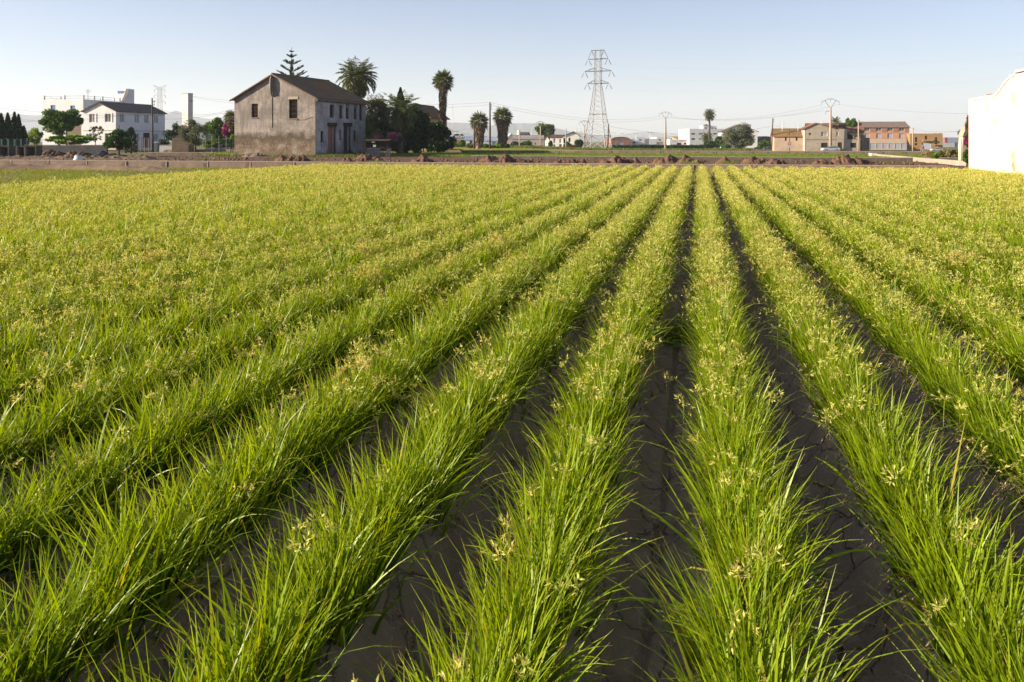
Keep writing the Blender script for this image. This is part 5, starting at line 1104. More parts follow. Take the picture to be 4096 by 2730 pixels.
tips = pylon()
for k, (px, y, D) in enumerate(tips):
    lr = 'left' if px < 2391 else 'right'; lv = ('lowest', 'middle', 'top')[k // 2]
    wire(f'faint power line leaving the {lv} {lr} arm towards the far lattice tower', (px, y, D), (640 + (px - 2391) * .4, 408 - (k // 2) * 24, 620), 6, .003)
    wire(f'faint power line from the {lv} {lr} arm rising to the right edge', (px, y, D), (4900 + (px - 2391), 150 - (k // 2) * 30 + y * .3 - 60, 190), 5, .003)
# ================================================================ right of centre: hedge, warehouses, white block
def hedge():
    D = 262; rg = np.random.default_rng(9); x0, x1 = PX(2448, D), PX(2850, D); n = 9000; g = -1.0; X = rg.random(n) * (x1 - x0); h = (PZ(581, D) - g) * (.85 + .3 * fbm(X * .5, X * 0, 3, 2)); z = h * rg.random(n) ** .6
    t = empty('hedge', (x0, D, g), 'long dark vineyard hedge in front of the warehouses', 'hedge'); V, Fc = quads_leaves(np.stack([X, rg.normal(size=n) * .5, z], -1), n, .42, rg, .7); npmesh('foliage', V, Fc, L_dark, t)
    V, Fc = quads_leaves(np.stack([X[:2500], rg.normal(size=2500) * .5 - .3, h[:2500] * (.75 + .25 * rg.random(2500))], -1), 2500, .4, rg, .7); npmesh('young_leaves', V, Fc, L_mid, t)
    s = MB()
    for k in range(40): q = k * (x1 - x0) / 40; s.tube([(q, -.75, 0), (q + .05, -.7, 1.3)], .05, 4)
    s.build('stakes', pole_w, t)['kind'] = 'stuff'
hedge()
def wh(label, px0, px1, D, ywall, roof, yroof, wm, rm, hl, L=20, par=0, yaw=0, group=None, name='warehouse', over=.2):
    A = (PX(px0, D), D); g = float(G(*A)); W = lenpx(A, yaw, px1)
    return house(name, label, 'warehouse', A, yaw, W, L, PZ(ywall, D) - g, roof, abs(PZ(yroof, D) - PZ(ywall, D)) if yroof else 0, wm, rm, holes_px(A, yaw, g, hl), z=g, over=over, par=par, group=group), A, g
z7 = lambda a, b, c, d, k: (2480 + a / 3.676, 2480 + b / 3.676, 380 + c / 3.676, 380 + d / 3.676, k)
z8 = lambda a, b, c, d, k: (2400 + a / 7.843, 2400 + b / 7.843, 500 + c / 7.843, 500 + d / 7.843, k)
wh('red brick warehouse with low arched front beside the power tower', 2445, 2523, 380, 560, 'arch', 549, brickr, tanw, [z8(590, 660, 462, 492, 'dark'), z8(552, 736, 545, 640, 'roller'), z8(395, 500, 570, 640, 'roller')])
wh('white graffiti-marked workshop left, with dark open doorway', 2524, 2625, 385, 557.5, 'flat', None, white, tile_br, [z8(1022, 1110, 530, 590, 'dark'), z8(1185, 1375, 540, 630, 'dark')], 16, .3)
t, A, g = wh('white stepped workshop front with small dark vent window', 2545, 2579, 384.6, 550, 'flat', None, white, tile_br, [z8(1222, 1310, 458, 495, 'dark')], .4, .1)
wh('white workshop front with roller door behind the big bowed pole', 2626, 2679, 385, 551, 'flat', None, white, tile_br, [z8(1835, 1922, 458, 496, 'dark'), z8(1785, 1990, 540, 640, 'roller')], 16, .1)
zA = lambda a, b, c, d, k: (2660 + a / 9.05, 2660 + b / 9.05, 480 + c / 9.05, 480 + d / 9.05, k)
t, A, g = wh('white shop front with small red and blue lettering', 2679, 2830, 350, 559, 'flat', None, white, white, [zA(425, 600, 835, 905, 'dark'), zA(680, 820, 835, 890, 'dark'), zA(895, 1112, 835, 870, 'dark'), zA(1235, 1300, 835, 890, 'dark')], 10, .1)
text('TAGEPAL', 1.0, (PX(2716, 350) - A[0], -.05, PZ(567, 350) - g), redp, t)
MB().tube([(PX(2748, 350) - A[0] + .9 * math.cos(a), -.06, PZ(565.5, 350) - g + .9 * math.sin(a)) for a in np.linspace(.6, 5.8, 14)], .16, 4).build('emblem', greyblue, t)
for k in range(3): MB().box(PX(2690 + k, 350) - A[0], PX(2711 - k, 350) - A[0], -.04, -.003, PZ(563.5 + k * 2.4, 350) - g - .1, PZ(563.5 + k * 2.4, 350) - g).build('lettering', greyblue, t)
wh('tan-roofed shed with open loft behind the white shop front', 2711, 2757, 372, 558, 'shed', 547, tanw, tile_br, [], 16)
t, A, g = wh('three-storey pale white office block behind the tall thin palm', 2757, 2826 + 70, 345, 518.5, 'flat', None, white, white, [zA(955, 1095, 480, 545, 'white'), zA(1235, 1390, 480, 535, 'white'), zA(1745, 1885, 483, 540, 'white'), zA(955, 1095, 670, 728, 'dark'), zA(1235, 1330, 672, 730, 'white'), zA(2000, 2055, 480, 530, 'white')], 22, .25)
MB().box(PX(2819, 345) - A[0], PX(2875, 345) - A[0], 3, 9, PZ(518, 345) - g, PZ(503, 345) - g).build('roof_storey', white, t)
MB().prism([(PX(2822, 345) - A[0], PZ(503, 345) - g + .01), (PX(2842, 345) - A[0], PZ(503, 345) - g + .01), (PX(2832, 345) - A[0], PZ(497, 345) - g)], 'y', 2.5, 6).build('stair_roof', tile_br, t)
for q in ((2825, 2833, 510, 515), (2852, 2858, 511, 516), (2866, 2871, 512, 517)): MB().box(PX(q[0], 345) - A[0], PX(q[1], 345) - A[0], 2.9, 2.998, PZ(q[3], 345) - g, PZ(q[2], 345) - g).build('vent', darkin, t)
A = (PX(2888, 300), 300); g = float(G(*A)); house('white_house', 'white gabled house half hidden by the big round olive tree', 'house', A, R(-8), lenpx(A, R(-8), 3030), 12, PZ(527, 300) - g, 'y', 2.6, white, tile_gy, holes_px(A, R(-8), g, [(2900, 2908, 578, 584, 'dark')]), z=g, over=.5)
wh('maroon arched shed behind the parked cars', 3030, 3098, 300, 566, 'arch', 547, mat('maroon_sheet', (.13, .045, .055), (.10, .04, .05), .5, .7), mat('pale_arch_roof', (.33, .28, .26), None, .5), [], 14)
feather_palm('date_palm', 'tall thin date palm standing in front of the white office block', 2838, 250, 458, 27, 151, 50, tr=.30, low=-1.2, droop=1.2, wd=.13, pairs=14)
feather_palm('date_palm', 'bushy low date palm with orange fruit at the foot of the thin palm', 2828, 252, 552, 27, 152, 44, tr=.4, low=-1.2, droop=1.3, wd=.13, pairs=14, dates=True)
tree('dark_shrub', 'dark shrub around the foot of the two date palms', 'shrub', 2842, 246, 566, 594, 58, L_dark, 153, 1500, .35, .1, bushy=True)
tree('dark_tree', 'dark green tree between the date palms and the big olive', 'tree', 2878, 245, 546, 592, 44, L_mid, 154, 1700, .38, .15, bushy=True, flowers=None)
tree('olive_tree', 'very large round olive tree right of the office block', 'olive tree', 2962, 228, 499, 592, 138, L_olive, 155, 9000, .36, .5, 40, .30, .3, aspect=.45)
tree('agave', 'bright broad-leaved plant at the left foot of the big olive', 'plant', 2905, 226, 574, 600, 40, L_mid, 156, 350, .9, .05, bushy=True, aspect=.2)
tree('hedge_tree', 'green shrubs between the big olive and the parked dark cars', 'shrub', 3058, 250, 562, 598, 66, L_mid, 157, 1700, .36, .1, bushy=True)
rodpole('utility_pole', 'leaning brown pole left of the ochre-roofed barn', 3086, 205, 473, 606, .2, lean=.35, ins=2)
rodpole('utility_pole', 'slim pale pole in front of the orange building', 3434, 195, 478, 607, .2, m=pole_c, ins=1)
rodpole('utility_pole', 'slim brown pole between the orange and the ochre building', 3651, 190, 510, 609, .18, m=pole_c, ins=1)
rodpole('utility_pole', 'thin dark pole with round sign before the ochre-roofed barn', 3158, 198, 520, 605, .1, ins=0)
def round_sign():
    D = 197.6; x = PX(3157, D); z = PZ(575, D); t = empty('road_sign', (x, D, z), 'small round red-rimmed road sign fixed on the thin dark pole', 'road sign')
    MB().tube([(0, -.15, 0), (0, -.20, 0)], .42, 18).build('rim', redp, t); MB().tube([(0, -.204, 0), (0, -.215, 0)], .28, 18).build('face', white, t); MB().box(-.3, .3, -.2, -.15, -1.0, -.5).build('plate', white, t)
round_sign()
for k, (px, yt, D) in enumerate(((2456, 533, 420), (2488, 535, 430), (2515, 537, 440), (2543, 535, 430), (2600, 531, 350), (2609, 537, 450), (2688, 538, 440), (3751, 535, 330), (1823, 527, 330), (1863, 537, 440))):
    lamp_post(px, D, yt, 585, ['street lamp just right of the power tower', 'second street lamp right of the power tower', 'third street lamp right of the power tower', 'street lamp with wide double head above the workshop left edge', 'tall white street lamp in front of the workshops', 'small far street lamp right next to the tall white one', 'street lamp above the white shop front', 'street lamp behind the ochre building near the red panel', 'street lamp left of the letters on the warehouse', 'small street lamp right of the letters on the warehouse'][k])
# ================================================================ right: barn, grey house, orange building
z9 = lambda a, b, c, d, k: (3050 + a / 4.278, 3050 + b / 4.278, 380 + c / 4.278, 380 + d / 4.278, k)
YR = R(-13)
D = 204; A = (PX(3097, D), D); g = float(G(*A))
house('barn', 'pink-plastered stone barn with ochre lichen-covered tile roof', 'barn', A, YR, lenpx(A, YR, 3215), 9, PZ(548, D) - g, 'x', PZ(517, D) - PZ(548, D), mat('pink_stone', (.50, .38, .29), (.38, .28, .20), .5), tile_or, holes_px(A, YR, g, [z9(385, 415, 730, 790, 'dark'), z9(568, 600, 727, 786, 'dark')]), z=g, over=.25)
D = 201; A = (PX(3214, D), D); g = float(G(*A)); W = lenpx(A, YR, 3345)
t = house('grey_house', 'rough grey rendered house with low gable behind the silver car', 'house', A, YR, W, 11, PZ(518, D) - g, 'y', PZ(495, D) - PZ(518, D), greyren, tile_rd, holes_px(A, YR, g, [z9(793, 828, 653, 687, 'dark'), z9(1003, 1113, 633, 708, 'white'), z9(1003, 1115, 823, 903, 'dark')]), z=g, over=.25, ridge=.39)
MB().box(-.06, .35, -.05, -.003, 0, PZ(518, D) - g).build('sunlit_edge_strip', white_warm, t); MB().box(.36, W, -.03, -.003, PZ(561, D) - g, PZ(560, D) - g + .15).build('band', conc, t)  # white strip added on the left corner, painted for the sunlit side face
A3 = (A[0] + (W + .01) * math.cos(YR), A[1] + (W + .01) * math.sin(YR)); W3 = lenpx(A3, YR, 3389)
house('house_extension', 'flat-topped grey extension with wooden door beside the grey gable house', 'house', A3, YR, W3, 8, PZ(518, D) - g, 'flat', 0, greyren, conc, holes_px(A3, YR, g, [z9(1243, 1300, 637, 700, 'white'), z9(1288, 1363, 815, 962, 'wood')]), z=g, par=.05)
A4 = (A3[0] + (W3 + .01) * math.cos(YR), A3[1] + (W3 + .01) * math.sin(YR)); W4 = lenpx(A4, YR, 3440)
t = house('low_annex', 'low grey annex with dark open lean-to on its roof', 'house', A4, YR, W4, 8, PZ(559, D) - g, 'flat', 0, greyren, conc, holes_px(A4, YR, g, [z9(1503, 1605, 823, 907, 'dark')]), z=g, par=.02)
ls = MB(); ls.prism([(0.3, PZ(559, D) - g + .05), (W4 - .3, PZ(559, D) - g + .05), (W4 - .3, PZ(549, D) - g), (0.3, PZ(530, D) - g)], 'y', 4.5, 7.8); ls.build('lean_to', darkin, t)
MB().prism([(-.1, PZ(529.5, D) - g), (W4, PZ(548, D) - g), (W4, PZ(547, D) - g), (-.1, PZ(528, D) - g)], 'y', 3.8, 8).build('lean_to_roof', tile_rd, t)
for q in (1.5, W4 - .2): MB().box(q - .15, q + .15, .1, .4, PZ(559, D) - g + .03, PZ(543, D) - g).build('terrace_post', conc, t)
t = empty('gate_pier', (PX(3446, D), D, g), 'grey stained pier wall at the right end of the low annex', 'pier'); MB().box(0, .8, 0, .6, 0, PZ(545, D) - g).box(.85, 2.6, 1.2, 1.5, 0, PZ(552, D) - g).build('masonry', conc, t); MB().box(-.1, .9, -.1, .7, PZ(545, D) - g + .002, PZ(544, D) - g + .1).build('cap', conc_dk, t)
house('rear_house', 'brown-roofed house behind the grey house', 'house', (PX(3232, 214), 214), YR, PX(3440, 214) - PX(3232, 214), 8, PZ(530, 214) + 1, 'x', 2.3, tanw, tile_rd, [], z=-1, over=.2)
tree('creeper', 'dry brown creeper spreading over the roof behind the concrete pole', 'creeper', 3352, 211, 490, 520, 70, leafmat('leaf_brown', (.12, .08, .05), (.18, .12, .08), None, .2, tcol=(1, 1, .8)), 161, 1600, .3, .1, bushy=True)
tree('green_tree', 'bright green tree behind the low annex', 'tree', 3402, 215, 474, 552, 48, L_mid, 162, 2600, .35, .3, 22, .34, .3)
feather_palm('date_palm', 'palm tuft showing above the roof right of the concrete pole', 3342, 222, 487, 22, 163, 24, tr=.3, low=-.2, droop=1.2, wd=.12, pairs=14)
D = 242; A = (PX(3437, D), D); g = float(G(*A)); W = lenpx(A, YR, 3637); zB = lambda a, b, c, d, k: (3400 + a / 3.267, 3400 + b / 3.267, 240 + c / 3.267, 240 + d / 3.267, k)
wins = [zB(a, b, 887, 930, 'grey') for a, b in ((190, 258), (343, 410), (490, 560), (642, 710))] + [zB(a, b, 963, 1028, 'roller') for a, b in ((190, 258), (343, 410), (490, 560), (642, 710))]
t = house('orange_building', 'three-storey orange and brick building with grey tiled roof', 'building', A, YR, W, 12, PZ(511, D) - g, 'x', PZ(493, D) - PZ(511, D) + .3, orange, tile_gy, holes_px(A, YR, g, wins), z=g, over=.3)
bb = MB(); hs = [h[:4] for h in holes_px(A, YR, g, wins[:4])]; z0_, z1_ = PZ(530, D) - g, PZ(511.2, D) - g
xs = [0.002] + [v for h in hs for v in (h[0] - .1, h[1] + .1)] + [W - .002]
for k in range(0, len(xs), 2): bb.box(xs[k], xs[k + 1], -.06, -.004, z0_, z1_)
bb.build('brick_band', brickr, t)
D = 234; A = (PX(3452, D), D); g = float(G(*A))
t = house('garage_block', 'low beige block with a row of white roller doors below the orange building', 'garages', A, YR, lenpx(A, YR, 3658), 6, PZ(557, D) - g, 'flat', 0, beige, conc_lt, [z for z in holes_px(A, YR, g, [(3456 + k * 24.8, 3478 + k * 24.8, 574, 597, 'roller') for k in range(8)])], z=g, par=.02, depth=.12)
D = 214; A = (PX(3640, D), D); g = float(G(*A)); zC = lambda a, b, c, d, k: (3600 + a / 8.404, 3600 + b / 8.404, 500 + c / 8.404, 500 + d / 8.404, k)
t = house('ochre_building', 'ochre flat-roofed building with grey garage door and slit windows', 'building', A, YR, lenpx(A, YR, 3771), 3.5, PZ(536.5, D) - g, 'flat', 0, mat('ochre_render', (.31, .19, .085), (.27, .165, .075), .5), conc_lt, holes_px(A, YR, g, [zC(510, 580, 420, 578, 'dark'), zC(840, 915, 368, 525, 'dark'), zC(1185, 1250, 422, 575, 'dark'), zC(730, 1045, 600, 820, 'metal'), zC(500, 585, 620, 685, 'dark'), zC(1175, 1260, 620, 720, 'dark')]), z=g, par=.1)
MB().box(PX(3686, D) - A[0], PX(3725, D) - A[0], -.6, -.003, PZ(566, D) - g, PZ(559, D) - g).build('balcony', MATS['ochre_render'], t); MB().box(PX(3728, D) - A[0], PX(3776, D) - A[0], -2.5, -.003, PZ(581, D) - g, PZ(579.8, D) - g).build('awning', conc_lt, t)
D = 330; t, A, g = wh('grey and white warehouse with red corner panel behind the ochre building', 3771, 3850, D, 551.5, 'flat', None, white, greyblue, [zC(1840, 2030, 600, 760, 'roller')], 14, .1)
MB().box(PX(3779, D) - A[0], PX(3787.5, D) - A[0], -.1, -.004, PZ(571, D) - g, PZ(550.5, D) - g).build('red_panel', redp, t); MB().box(PX(3792, D) - A[0], PX(3850, D) - A[0], -.05, -.004, PZ(571, D) - g, PZ(551.3, D) - g).build('grey_band', greyblue, t)
# ---- cars
def car(label, px0, px1, D, m, seed=0, flip=1, group='cars parked by the houses'):
    x0, x1 = PX(px0, D), PX(px1, D); L = x1 - x0; g = float(G(x0, D)); t = empty('parked_car', ((x0 + x1) / 2, D, g), label, 'car', group, 0 if flip > 0 else math.pi); s = L / 4.5
    b = MB(); lo = [(-2.25, .35), (-2.25, .62), (-2.1, .82), (-1.2, .93), (1.9, 1.0), (2.22, .9), (2.25, .4), (1.95, .28), (-1.95, .28)]; b.prism([(p * s, q * s) for p, q in lo][::-1], 'y', -.85 * s, .85 * s); b.build('body', m, t)
    c = MB(); up = [(-1.15, .935), (-.35, 1.40), (.2, 1.46), (1.65, 1.42), (2.1, 1.005)]; c.prism([(p * s, q * s) for p, q in up][::-1], 'y', -.70 * s, .70 * s); c.build('cabin', m, t)
    for sd_ in (-1, 1):
        y = sd_ * .704 * s
        for w_ in (((-.95, .97), (-.35, 1.33), (.35, 1.36), (.35, 1.0)), ((.45, 1.0), (.45, 1.36), (1.15, 1.36), (1.15, 1.0)), ((1.25, 1.01), (1.25, 1.35), (1.6, 1.34), (1.9, 1.03))):
            MB().prism([(p * s, q * s) for p, q in w_], 'y', y - .01, y + .01).build('side_window', glass, t)
        for q in (-1.35, 1.35):
            wo = MB().tube([(q * s, sd_ * .72 * s, .32 * s), (q * s, sd_ * .88 * s, .32 * s)], .32 * s, 16).build('wheel', rubber, t); MB().tube([(q * s, sd_ * .882 * s, .32 * s), (q * s, sd_ * .90 * s, .32 * s)], .19 * s, 12).build('rim', steel, wo)
    MB().quad((-1.17 * s, -.62 * s, .97 * s), (-1.17 * s, .62 * s, .97 * s), (-.42 * s, .58 * s, 1.39 * s), (-.42 * s, -.58 * s, 1.39 * s)).build('windscreen', glass, t)
    for q in (-.6, .6): MB().box(-2.28 * s, -2.20 * s, (q - .15) * s, (q + .15) * s, .62 * s, .75 * s).build('headlight', plast_w, t); MB().box(2.22 * s, 2.28 * s, (q - .12) * s, (q + .12) * s, .65 * s, .85 * s).build('tail_light', redp, t)
    return t
car('silver estate car parked in front of the grey house', 3288, 3356, 198, carp_s)
car('dark saloon car parked beside the maroon shed, nearer the olive tree', 3016, 3048, 240, carp_d, flip=-1)
car('dark car parked between the shrubs and the leaning pole', 3056, 3096, 238, carp_d)
car('white car parked before the ochre building awning', 3724, 3768, 206, carp_s)
# ---- person on a bicycle
def skinned(name, nodes, edges, m, parent, root=0):
    me = bpy.data.meshes.new(name); me.from_pydata([n[0] for n in nodes], edges, []); o = bpy.data.objects.new(name, me); link(o, parent)
    sm = o.modifiers.new('s', 'SKIN'); 
    if not me.skin_vertices: 
        bpy.context.view_layer.objects.active = o
    lay = me.skin_vertices[0] if len(me.skin_vertices) else None
    if lay:
        for i, n in enumerate(nodes): lay.data[i].radius = (n[1], n[1]); lay.data[i].use_root = (i == root)
    o.modifiers.new('d', 'SUBSURF').levels = 1; o.modifiers['d'].render_levels = 1; me.materials.append(m); return o
def person_mesh(name, chains, m, parent):
    """one continuous surface: overlapping tapered limbs merged by remeshing"""
    b = MB()
    for pts, rr in chains: b.tube(pts, rr, 10)
    o = b.build(name, m, parent, True); r_ = o.modifiers.new('merge', 'REMESH'); r_.mode = 'VOXEL'; r_.voxel_size = .018; r_.use_smooth_shade = True; return o
def cyclist():
    D = 186; x = PX(3691, D); g = float(G(x, D)); bk = empty('bicycle', (x, D, g), 'bicycle being ridden along the road past the ochre building', 'bicycle')
    for q in (-.52, .52):
        ring = [(q + .33 * math.cos(a), 0, .34 + .33 * math.sin(a)) for a in np.linspace(0, 2 * math.pi, 25)]; w_ = MB().tube(ring, .022, 6, False).build('wheel', rubber, bk); sp = MB()
        for k in range(12): sp.bar((q, 0, .34), ring[k * 2], .003)
        sp.build('spokes', steel, w_)
    MB().tube([(-.42, 0, .85), (-.05, 0, .30), (.18, 0, .82), (-.42, 0, .80)], .02, 6).tube([(.18, 0, .82), (.52, 0, .34), (-.05, 0, .30)], .016, 6).tube([(-.42, 0, .95), (-.52, 0, .34)], .018, 6).build('frame', white, bk)
    MB().tube([(-.38, -.25, 1.02), (-.46, -.1, 1.0), (-.46, .1, 1.0), (-.38, .25, 1.02)], .015, 6).build('handlebar', steel_dk, bk); MB().box(.08, .30, -.07, .07, .90, .95).build('saddle', rubber, bk); MB().tube([(-.05, -.12, .30), (-.05, .12, .30)], .09, 12).build('crank', steel, bk)
    p = empty('person', (x, D, g), 'person in dark blue shirt and black shorts riding a bicycle to the left', 'person')
    arms = [([(-.02 + 0, s * .19, 1.42), (-.22, s * .24, 1.22), (-.38, s * .24, 1.07), (-.44, s * .235, 1.05)], [.055, .042, .033, .03]) for s in (-1, 1)]
    fing = [([(-.42, s * .235 + dy, 1.055), (-.485, s * .235 + dy, 1.06), (-.50, s * .235 + dy, 1.02)], [.011, .010, .009]) for s in (-1, 1) for dy in (-.03, -.01, .01, .03)]
    legs = [([(.16, -.10, .98), (-.18, -.11, .82), (-.12, -.11, .45), (-.06, -.12, .17), (-.16, -.12, .12)], [.10, .075, .058, .035, .03]), ([(.16, .10, .98), (-.08, .11, .62), (.04, .11, .34), (.08, .12, .20), (-.02, .12, .14)], [.10, .075, .058, .035, .03])]
    body = [([(.18, 0, .97), (.16, 0, 1.1), (.08, 0, 1.3), (.0, 0, 1.43), (-.04, 0, 1.50)], [.14, .14, .16, .13, .055]), ([(-.04, 0, 1.48), (-.08, 0, 1.56), (-.09, 0, 1.62), (-.08, 0, 1.70), (-.06, 0, 1.76)], [.05, .08, .10, .10, .05]), ([(-.18, 0, 1.62), (-.205, 0, 1.605)], [.02, .014])]
    person_mesh('body', body + arms + legs + fing, skin, p)
    person_mesh('shirt', [([(.17, 0, 1.02), (.16, 0, 1.1), (.08, 0, 1.3), (.0, 0, 1.42), (-.02, 0, 1.455)], [.155, .158, .175, .15, .07]), ([(-.02, -.12, 1.42), (-.13, -.24, 1.30)], [.08, .065]), ([(-.02, .12, 1.42), (-.13, .24, 1.30)], [.08, .065])], cloth_b, p)
    person_mesh('shorts', [([(.18, 0, .93), (.17, 0, 1.05)], [.16, .155]), ([(.16, -.10, .97), (-.10, -.11, .86)], [.12, .095]), ([(.16, .10, .97), (-.02, .11, .72)], [.12, .095])], cloth_k, p)
    person_mesh('hair', [([(-.055, 0, 1.67), (-.045, 0, 1.74), (-.05, 0, 1.78)], [.105, .10, .06])], wood_dk, p)
cyclist()
heap('gravel_heap', 'low brown gravel heap in front of the white roller doors', [(3590, 596, 28)], 185, soil_g, 170, None, 'heap', .1, step=.15)
heap('gravel_heap', 'grey heap of rubble by the slim brown pole', [(3662, 598, 26), (3640, 602, 18)], 184, conc, 171, None, 'heap', .1, step=.15)
# ================================================================ right edge: path, shrubs, ruin, white wall
def pale_kerb():
    pts = [(3505, 618, .3), (3560, 622, .3), (3700, 634, .3), (3876, 647, .3)]; D = [1.3 * F / (y - HY) for _, y, _ in pts]
    P_ = [(PX(p[0], d), d) for p, d in zip(pts, D)]; t = empty('concrete_kerb', (*P_[0], 0), 'pale sunlit concrete kerb running up to the white wall', 'kerb'); b = MB(); o = P_[0]
    for i in range(3):
        a, c = P_[i], P_[i + 1]; d = Vector((c[0] - a[0], c[1] - a[1], 0)).normalized(); n = Vector((-d.y, d.x, 0)) * .16; A_ = Vector((a[0] - o[0], a[1] - o[1], 0)); C_ = Vector((c[0] - o[0], c[1] - o[1], 0)); z = Vector((0, 0, .32))
        b.quad(A_ - n + z, C_ - n + z, C_ + n + z, A_ + n + z); b.quad(A_ - n - z, C_ - n - z, C_ - n + z, A_ - n + z); b.quad(A_ + n - z, A_ + n + z, C_ + n + z, C_ + n - z)
    b.build('kerb_top', conc_lt, t); MB().box(-.6, -.05, -.25, .3, 0, .40).build('kerb_end', white_warm, t)
pale_kerb()
tree('dry_shrub', 'pale dry shrub left of the bright green bush', 'shrub', 3722, 72, 604, 637, 60, L_dry, 181, 1500, .12, .03, bushy=True, cs=.35)
tree('dry_shrub', 'larger pale flowering dry shrub near the white wall', 'shrub', 3800, 66, 600, 642, 78, L_dry, 182, 2200, .12, .03, bushy=True, cs=.35)
tree('lime_bush', 'small bright green leafy bush in front of the dry shrubs', 'bush', 3742, 62, 610, 640, 26, L_lime, 183, 500, .16, .03, bushy=True, aspect=.8)
tree('brown_bush', 'brownish upright bush between the two dry shrubs', 'bush', 3764, 64, 605, 640, 24, L_yel, 184, 600, .12, .03, bushy=True)
tree('green_bush', 'green bush at the foot of the pink-flowered arch', 'bush', 3868, 46, 600, 650, 34, L_mid, 185, 900, .10, .03, bushy=True)
def ruin():
    D = 56; x0 = PX(3849, D); t = empty('ruined_arch', (x0, D, 0), 'sunlit stone stub of a wall with curved top just left of the white wall', 'ruin'); H = PZ(504, D); w_ = 1.6
    pr = [(0, 0), (w_, 0), (w_, H), (.55, H - .05), (.25, H - .35), (.05, H - .85), (.0, H - 1.4)]
    MB().prism(pr, 'y', 0, .5).build('masonry', mat('sunlit_stone', (.58, .46, .35), (.48, .36, .26), 1.2, .95, .5), t)
    MB().prism([(.05, H - .8), (.25, H - .3), (.55, H + .0), (w_, H + .05), (w_, H + .12), (.5, H + .07), (.2, H - .24), (.0, H - .78)], 'y', -.04, .54).build('coping', conc_lt, t)
ruin()
rodpole('garden_post', 'pale wooden post left of the sunlit ruin', 3845, 54, 556, 630, .05, m=conc_lt, ins=0, cat_='post')
tree('bougainvillea', 'magenta bougainvillea hanging over the sunlit ruin', 'bougainvillea', 3876, 54.5, 474, 600, 40, L_mid, 186, 260, .10, .03, bushy=True, flowers=(Fl_mag, 3.0, False), clumps=14, cs=.25, hollow=.6, aspect=.8)
fan_palm('small_palm', 'small brownish fan palm beside the sunlit ruin', 3842, 58, 517, 545, 552, 26, 6, 187, False, n=20)
def white_building():
    m, nt, p = newmat('blazing_limewash'); p.inputs['Roughness'].default_value = .9
    c = mixc(nt, ramp(nt, noise(nt, .7, 7, .72), .57, .66), (.60, .54, .46), (.38, .22, .13)); c = mixc(nt, ramp(nt, noise(nt, 1.2, 5, .6, stretch=(1, 1, 3)), .58, .68, 0, .45), c, (.60, .46, .34)); nt.links.new(c, p.inputs['Base Color']); bump(nt, p, noise(nt, 3, 7, .7), .5, .05)
    u = 11.8; t = empty('white_building', (*fu(u, 39.2), 0), 'brilliant white limewashed building with curving parapet at the right edge', 'building', None, -AF)
    # local x = across (u), y = along the rows (v), from 0 at the far end to -21 towards the viewer
    def vd(px, D): return uv(PX(px, D), D)[1] - 39.2
    v1, v2, v3 = vd(3968, 33.07), vd(4050, 30.9), vd(4060, 30.6)
    prof = [(0, -.3), (-21, -.3), (-21, 4.16), (v3, 4.16)] + [(v2 + (v1 - v2) * k / 8, 4.13 - (4.13 - 3.46) * (.5 - .5 * math.cos(math.pi * (k / 8) ** .9))) for k in range(9)] + [(0, 3.44)]
    MB().prism(prof, 'x', 0, .35).build('wall', m, t)
    MB().box(-.03, .30, .003, .38, -.3, 3.47).build('corner_pilaster', m, t)
    cp = MB(); q = prof[3:]
    cp.prism([(p_, z_ + .05) for p_, z_ in q[:-1]] + [(0, 3.49), (0, 3.38)] + [(p_, z_ - .05) for p_, z_ in q[:-1]][::-1], 'x', -.04, .40)
    cp.box(-.06, .40, -21, v3 - .01, 4.212, 4.29); cp.build('coping', m, t)
    MB().box(.36, 6.0, -21, 0, -.3, 3.2).build('rear_wall', m, t)
    rf = MB(); roofsheet(rf, (.36, -21, 3.3), (.36, v3 - 3, 3.3), (4, v3 - 3, 4.3), (4, -21, 4.3)); roofsheet(rf, (.36, v3 + .1, 3.24), (.36, .1, 3.24), (4, .1, 3.5), (4, v3 + .1, 3.5)); rf.build('roof', tile_rd, t)
    for k in range(7): MB().tube([(.05, v3 - .8 - k * .34, 4.30), (.75, v3 - .8 - k * .34, 4.48)], [.12, .12], 8).build('ridge_tile', tile_rd, t)
    for k in range(3): MB().tube([(.25, vd(3945, 33.8) + k * .35, 3.52), (.6, vd(3945, 33.8) + k * .35, 3.56)], [.07, .09], 8).build('loose_tile', tile_rd, t)
    MB().box(-.02, -.003, -21, -.2, 2.35, 2.39).build('string_line', m, t)
white_building()
# ================================================================ wires near the poles
wire('sagging cable from the white house pole to the farmhouse, upper one', (612, 426, 108), (937, 437, 86.5), .9, 0.013)
wire('sagging cable passing the white tower to the farmhouse, lower one', (480, 458, 118), (937, 445, 86.5), .8, 0.013)
wire('cable from the left edge to the pole before the white house', (-20, 484, 100), (612, 446, 108), .5, 0.012)
wire('upper cable from the left edge across the blue-shuttered building', (-20, 430, 100), (612, 462, 108), .4, 0.010)
wire('thin cable pair from the white tower, upper', (771, 386, 165), (1100, 404, 150), .4, 0.013)
wire('thin cable pair from the white tower, lower', (771, 388, 165), (1100, 414, 150), .6, 0.013)
wire('cable from the left edge low behind the leafy tree', (-20, 470, 110), (780, 483, 165), .8, 0.010)
wire('line from the tall slim pole leftwards past the shaggy palm', (1960, 410, 150), (1560, 416, 160), .3, 0.014)
wire('second line from the tall slim pole leftwards', (1960, 420, 150), (1560, 432, 160), .3, 0.014)
wire('line from the tall slim pole to the big bowed pole', (1960, 411, 150), (2638, 467, 255), 2.0, 0.016)
wire('second line from the tall slim pole to the big bowed pole', (1960, 421, 150), (2686, 468, 255), 2.4, 0.016)
wire('line from the big bowed pole to the tallest bowed pole, upper', (2638, 467, 255), (3286, 421, 198), 2.2, 0.016)
